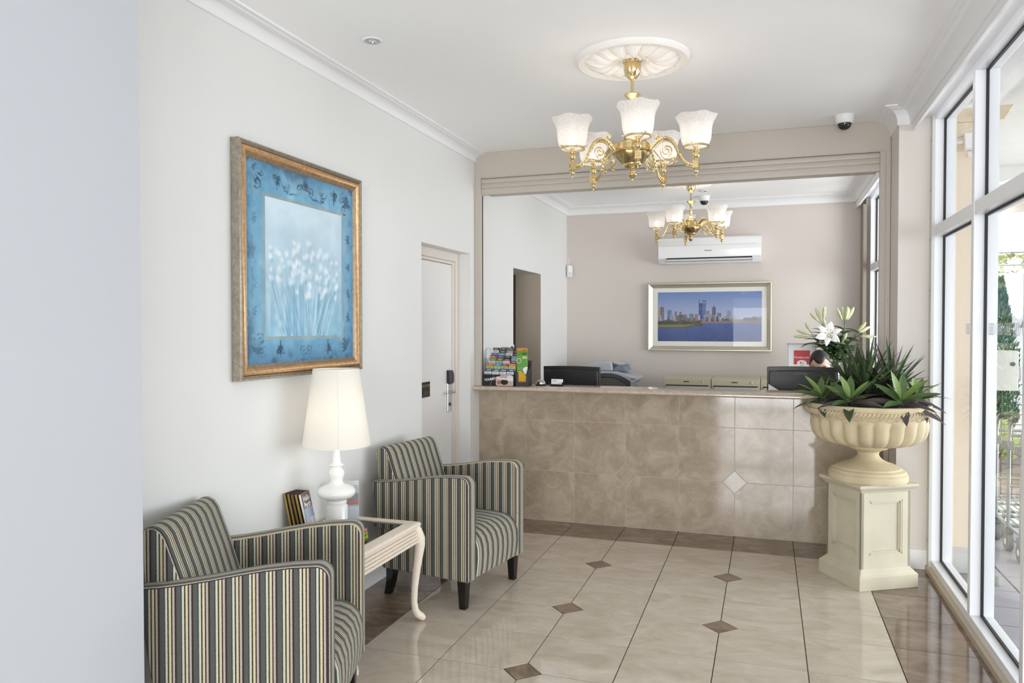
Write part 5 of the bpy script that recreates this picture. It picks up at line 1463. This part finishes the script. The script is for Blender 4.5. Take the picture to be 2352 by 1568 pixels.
def hair_fn(u, v):
    th = 2 * PI * u; f = abs(((u + .5) % 1) - .5) * 2      # 0 front .. 1 back
    vmax = .30 + .04 * cos(6 * PI * (u if u < .5 else 1 - u)) * (f < .3) if f < .32 else (.30 + (f - .32) * 1.3 if f < .5 else .62)
    p = head_pt(u, v * min(.64, vmax), 1.0)
    k = 1.07 + .015 * sin(th * 23) * sin(v * 9) - .045 * max(0, v - .8) / .2
    return tuple(HC + TL @ (p * k))
hr = MB().grid(64, 20, hair_fn).build('hair', M_hair, pn, smooth=3)
for s in (-1, 1):
    eb = MB(); eb.tube([tuple(HC + TL @ Vector((s * (.018 + .010 * k), -.0985 + .0035 * k, .030 + .004 * sin(k)))) for k in range(4)], [.003, .0042, .004, .002], 6); eb.build('eyebrow', M_hair, pn, smooth=3)
for s in (-1, 1): MB().sphere(tuple(HC + TL @ Vector((s * .031, -.078, .006))), .0115, 12, 8).build('eye', mat('eye_white', srgb(230, 226, 222), .2), pn, smooth=3)
shirt = skin_obj('shirt', M_shirt, pn, [[((0, .0, .50), (.165, .115)), ((0, -.02, .62), (.155, .11)), ((0, -.05, .80), (.165, .12)), ((0, -.10, .95), (.17, .115)), ((0, -.16, 1.045), (.085, .08))]] +
    [[((0, -.10, .95), (.17, .115)), ((s * .175, -.11, .99), .070), ((s * .232, -.155, .82), .060), ((s * .224, -.33, .778), .046), ((s * .182, -.42, .765), .036)] for s in (-1, 1)])
inst('shirt', shirt, pn)
tr = skin_obj('trousers', M_trous, pn, [[((0, .02, .545), (.17, .11)), ((s * .09, -.05, .55), .085), ((s * .12, -.42, .53), .066), ((s * .12, -.45, .30), .055), ((s * .12, -.42, .10), .045)] for s in (-1, 1)])
inst('trousers', tr, pn)
for s in (-1, 1):
    MB().box(-.045, .045, -.20, .07, 0, .075).build('shoe', M_legblk, pn, bev=.02, loc=(s * .12, -.42, 0))
office_chair('black office chair in which the receptionist sits', PX, PYY + .56, PI, .99)

# ------------------------------------------------------------------ outside the shopfront
gd = struct('ground', MB().box(2.5, 14, -10, 14, -.20, -.045), M_pgrout)
for j in range(13):
    for i in range(6):
        x0, y0 = 2.53 + .3 * i, -2.7 + .3 * j
        if y0 > .9: continue
        G = .008
        m = M_patio
        tile_mesh(rect(x0, x0 + .3, y0, y0 + .3), -.06, -.03, m, .003).build('paver', m, gd)
MB().box(2.5, 8, 1.2, 1.7, -.05, -.028).build('concrete_strip', mat('pale_concrete', srgb(206, 204, 198), .8), gd)
gb = thing('garden_bed', 'mulched garden bed with pale kerb beyond the trolleys outside', 'garden bed', (5, 4, -.05))
MB().grid(40, 24, lambda u, v: (-2.2 + 6 * u, -2.3 + 4.2 * v, .05 + .02 * sin(u * 90) * sin(v * 70))).build('mulch', M_mulch, gb)
MB().box(-2.3, 4, -2.42, -2.3, 0, .09).build('kerb', mat('pale_concrete', None), gb, bev=.01)
pier = thing('portico_pier', 'beige rendered pier with sandstone bracket just outside the first window pane', 'pier', (2.62, -.16, -.03))
MB().box(-.095, .10, -.14, .14, 0, 2.66).build('render', M_render, pier, bev=.004)
MB().box(-.097, .115, -.155, .14, 0, .16).build('white_plinth', M_soffit, pier, bev=.004)
for j, (x1, n) in enumerate(((.10, 1), (.165, 1), (.235, 2))):
    z0 = 2.66 + .09 * j
    for q in range(n + 1):
        a = -.095 + (x1 + .095) * q / (n + 1); b = -.095 + (x1 + .095) * (q + 1) / (n + 1) - .003
        last = q == n
        poly = [(a, z0), (b - (.05 if last else 0), z0), (b, z0 + .088), (a, z0 + .088)]
        MB().prism(poly, 'y', -.14 + random.uniform(0, .004), .14).build('sandstone_block', M_brick, pier, bev=.003)
fl = thing('floodlight', 'white security floodlight fixed to the beige pier outside', 'floodlight', (2.60, -.302, 2.66))
MB().box(-.025, .045, -.075, -.03, -.05, .05).move(rx=rad(-18)).build('lamp_head', M_plast, fl, bev=.006)
MB().tube([(-.06, -.015, .02), (-.03, -.03, .02)], .012, 10).tube([(0, .0, .05), (-.04, -.03, .08), (.03, -.05, .10)], .004, 6).build('bracket', M_plast, fl, smooth=1.2)
MB().lathe([(0, -.085), (.02, -.082), (.026, -.07), (.026, -.05), (0, -.05)], 18).move((.02, -.05, 0)).build('motion_sensor', M_plast, fl, smooth=.8)
struct('portico_soffit', MB().box(2.53, 6.5, -9.5, 5.2, 2.995, 3.12), M_soffit)  # unseen near run extended to keep sky light off the nib
ar = MB()
for k in range(16):
    x0, x1 = 2.9 + 2.6 * k / 16, 2.9 + 2.6 * (k + 1) / 16
    za = lambda x: 2.45 + .5 * math.sqrt(max(0, 1 - ((x - 4.2) / 1.3) ** 2))
    ar.prism([(x0, za(x0)), (x1, za(x1)), (x1, 3.0), (x0, 3.0)], 'y', 2.3, 2.55)
struct('portico_arch', ar, M_soffit)
lb = thing('bulkhead_light', 'round ribbed bulkhead light on the portico soffit outside', 'light', (4.22, 4.58, 2.994))
MB().lathe([(.17, 0), (.17, -.03), (.15, -.05), (.15, -.07), (.13, -.075), (.13, -.10), (.10, -.12), (0, -.125)], 30).build('ribbed_cover', mat('cream_diffuser', srgb(226, 218, 202), .5), lb, smooth=.5)
MB().lathe([(.18, 0), (.18, -.012), (.17, -.014)], 30, cap=False).build('rim', M_plast, lb)
gw = thing('garden_wall', 'tall white rendered garden wall with two rails behind the cypress', 'wall', (5.5, 6.1, 0))
MB().box(-2.6, 5, -.1, .1, -.05, 2.245).build('rendered_wall', M_gwall, gw)
MB().tube([(-2.6, 0, 2.36), (5, 0, 2.36)], .012, 6).tube([(-2.6, 0, 2.53), (5, 0, 2.53)], .012, 6).build('top_rails', M_galv, gw)
gl = thing('globe_lamp', 'white opal globe lamp on the garden wall outside', 'lamp', (4.62, 5.86, 1.735))
MB().sphere((0, 0, 0), .13, 24, 14).build('globe', M_globe, gl, smooth=3)
MB().tube([(0, .02, -.12), (0, .06, -.20), (0, .14, -.20)], .02, 8).build('bracket', M_galv, gl, smooth=1.2)
def foliage(mb, n, fn, size, r):
    for k in range(n):
        c, d = fn(r); d = Vector(d).normalized(); s = size * r.uniform(.6, 1.3)
        u = d.cross(Vector((r.uniform(-1, 1), r.uniform(-1, 1), r.uniform(-1, 1)))).normalized(); c = Vector(c)
        mb.add([tuple(c - u * s * .3), tuple(c + d * s), tuple(c + u * s * .3), tuple(c - d * s * .3)], [(0, 1, 2, 3)])
    return mb
cy = thing('cypress_tree', 'narrow green cypress tree standing against the white garden wall', 'tree', (4.13, 5.0, 0))
r = random.Random(9)
def cyp(r):
    z = r.uniform(.15, 2.12); R0 = .20 * min(1, (2.19 - z) / 1.0) * min(1, z / .4); a = r.uniform(0, 2 * PI); q = R0 * (r.random() ** .4)
    return (q * cos(a), q * sin(a), z), (cos(a) * .5, sin(a) * .5, 1.1)
o = foliage(MB(), 4200, cyp, .045, r).build('foliage', M_cyp, cy, fix=False); o['kind'] = 'stuff'
MB().tube([(0, 0, -.05), (0, 0, 1.2)], .03, 8).build('trunk', M_timber, cy)
shb = thing('garden_shrub', 'pale leafy shrub in the garden bed beside the trolleys', 'shrub', (3.52, 3.05, 0))
def shr(r):
    a = r.uniform(0, 2 * PI); b = r.uniform(.0, 1.5); q = .30 * r.random() ** .4
    return (q * cos(a) * cos(b), q * sin(a) * cos(b), .32 + .40 * sin(b) * r.random() ** .4 - .15 * r.random()), (cos(a), sin(a), .7)
o = foliage(MB(), 1500, shr, .05, r).build('foliage', M_shrub, shb, fix=False); o['kind'] = 'stuff'
sb = MB()
for k in range(9): sb.tube([(0, 0, -.05), (.2 * cos(k * .7), .2 * sin(k * .7), .40)], .008, 5)
sb.build('branches', M_timber, shb)
tre = thing('tree', 'sunlit tree crown showing above the garden wall', 'tree', (5.1, 8.2, 0))
def trf(r):
    a = r.uniform(0, 2 * PI); b = r.uniform(-1.2, 1.5); q = .7 * r.random() ** .4
    return (q * cos(a) * cos(b), q * sin(a) * cos(b), 2.2 + .45 * sin(b)), (cos(a), sin(a), r.uniform(-.6, .8))
o = foliage(MB(), 330, trf, .12, r).build('foliage', M_tree, tre, fix=False); o['kind'] = 'stuff'
MB().tube([(0, 0, -.1), (.05, 0, 1.2), (0, .05, 2.0)], [.09, .07, .05], 8).build('trunk', M_timber, tre, smooth=1)
bx = thing('letterbox', 'pale grey steel letterbox with round lock on a post outside', 'letterbox', (3.22, 1.57, -.03))
MB().box(-.16, .155, -.09, .09, 1.03, 1.36).build('box', M_boxm, bx, bev=.004)
MB().tube([(.115, -.088, 1.25), (.115, -.096, 1.25)], .017, 16).build('lock', M_dgrey, bx, smooth=.9)
MB().prism([(.155, 1.25), (.185, 1.22), (.185, 1.12), (.155, 1.12)], 'y', -.04, .04).build('side_latch', M_rubber, bx)
MB().box(-.13, -.07, -.03, .03, 0, 1.03).build('post', M_boxm, bx)
tz = thing('wire_trellis', 'black wire mesh trellis panel behind the luggage trolleys', 'trellis', (3.7, 2.0, 0))
w = MB()
for k in range(9): w.tube([(-.31 + .085 * k, 0, 0), (-.31 + .085 * k, 0, 1.05)], .0035, 5)
for k in range(12): w.tube([(-.31, 0, .05 + .088 * k), (.37, 0, .05 + .088 * k)], .0035, 5)
w.build('wire_mesh', M_black, tz)
def trolley(label, y):
    t = thing('luggage_trolley', label, 'trolley', (3.27, y, -.03), 0, 'nested luggage trolleys')
    f = MB()
    for s in (-1, 1):
        f.tube([(s * .25, .0, .16), (s * .25, -.0, .80), (s * .25, -.03, .88), (s * .25, -.10, .915)], .0125, 10)
        f.tube([(s * .25, 0, .17), (s * .25, .35, .17), (s * .22, .75, .17)], .011, 8)
    f.tube([(-.25, 0, .80), (.25, 0, .80)], .010, 8).tube([(-.25, 0, .45), (.25, 0, .45)], .010, 8).tube([(-.25, 0, .17), (.25, 0, .17)], .011, 8).tube([(-.22, .75, .17), (.22, .75, .17)], .011, 8)
    f.build('frame', M_galv, t, smooth=1.0)
    for s in (-1, 1):
        MB().tube([(s * .25, -.09, .912), (s * .25, -.135, .925)], .017, 12).build('grip', M_black, t, smooth=.9)
        MB().box(s * .25 - .03, s * .25 + .03, -.02, .06, .70, .76).build('clamp', M_rubber, t, bev=.006)
    d = MB()
    for k in range(9): d.tube([(-.20 + .05 * k, 0, .18), (-.18 + .045 * k, .75, .18)], .004, 5)
    d.build('wire_deck', M_galv, t)
    for (x, yy) in ((-.25, -.01), (.25, -.01), (-.2, .68), (.2, .68)):
        wl_ = MB().tube([(x - .018, yy, .062), (x + .018, yy, .062)], .062, 20).build('wheel', M_rubber, t, smooth=.8)
        MB().tube([(x - .021, yy, .062), (x + .021, yy, .062)], .022, 12).build('hub', M_plast, wl_, smooth=.8)
        MB().box(x - .026, x + .026, yy - .03, yy + .03, .120, .155).build('castor_fork', M_rubber, t, bev=.006)
trolley('luggage trolley nearest the window outside, first of the nested three', .07)
trolley('middle luggage trolley of the nested three outside', .36)
trolley('farthest luggage trolley of the nested three outside, beside the shrub', .66)
t = thing('door_stop', 'small grey rubber door stop on the paving outside the window', 'door stop', (2.735, -.50, -.03))
MB().lathe([(.0, 0), (.026, 0), (.026, .012), (.020, .02), (.022, .05), (.016, .058), (0, .058)], 18).build('rubber_buffer', M_rubber, t, smooth=.8)
MB().lathe([(.026, 0), (.034, 0), (.034, .005), (.026, .006)], 18, cap=False).build('base_plate', M_galv, t)
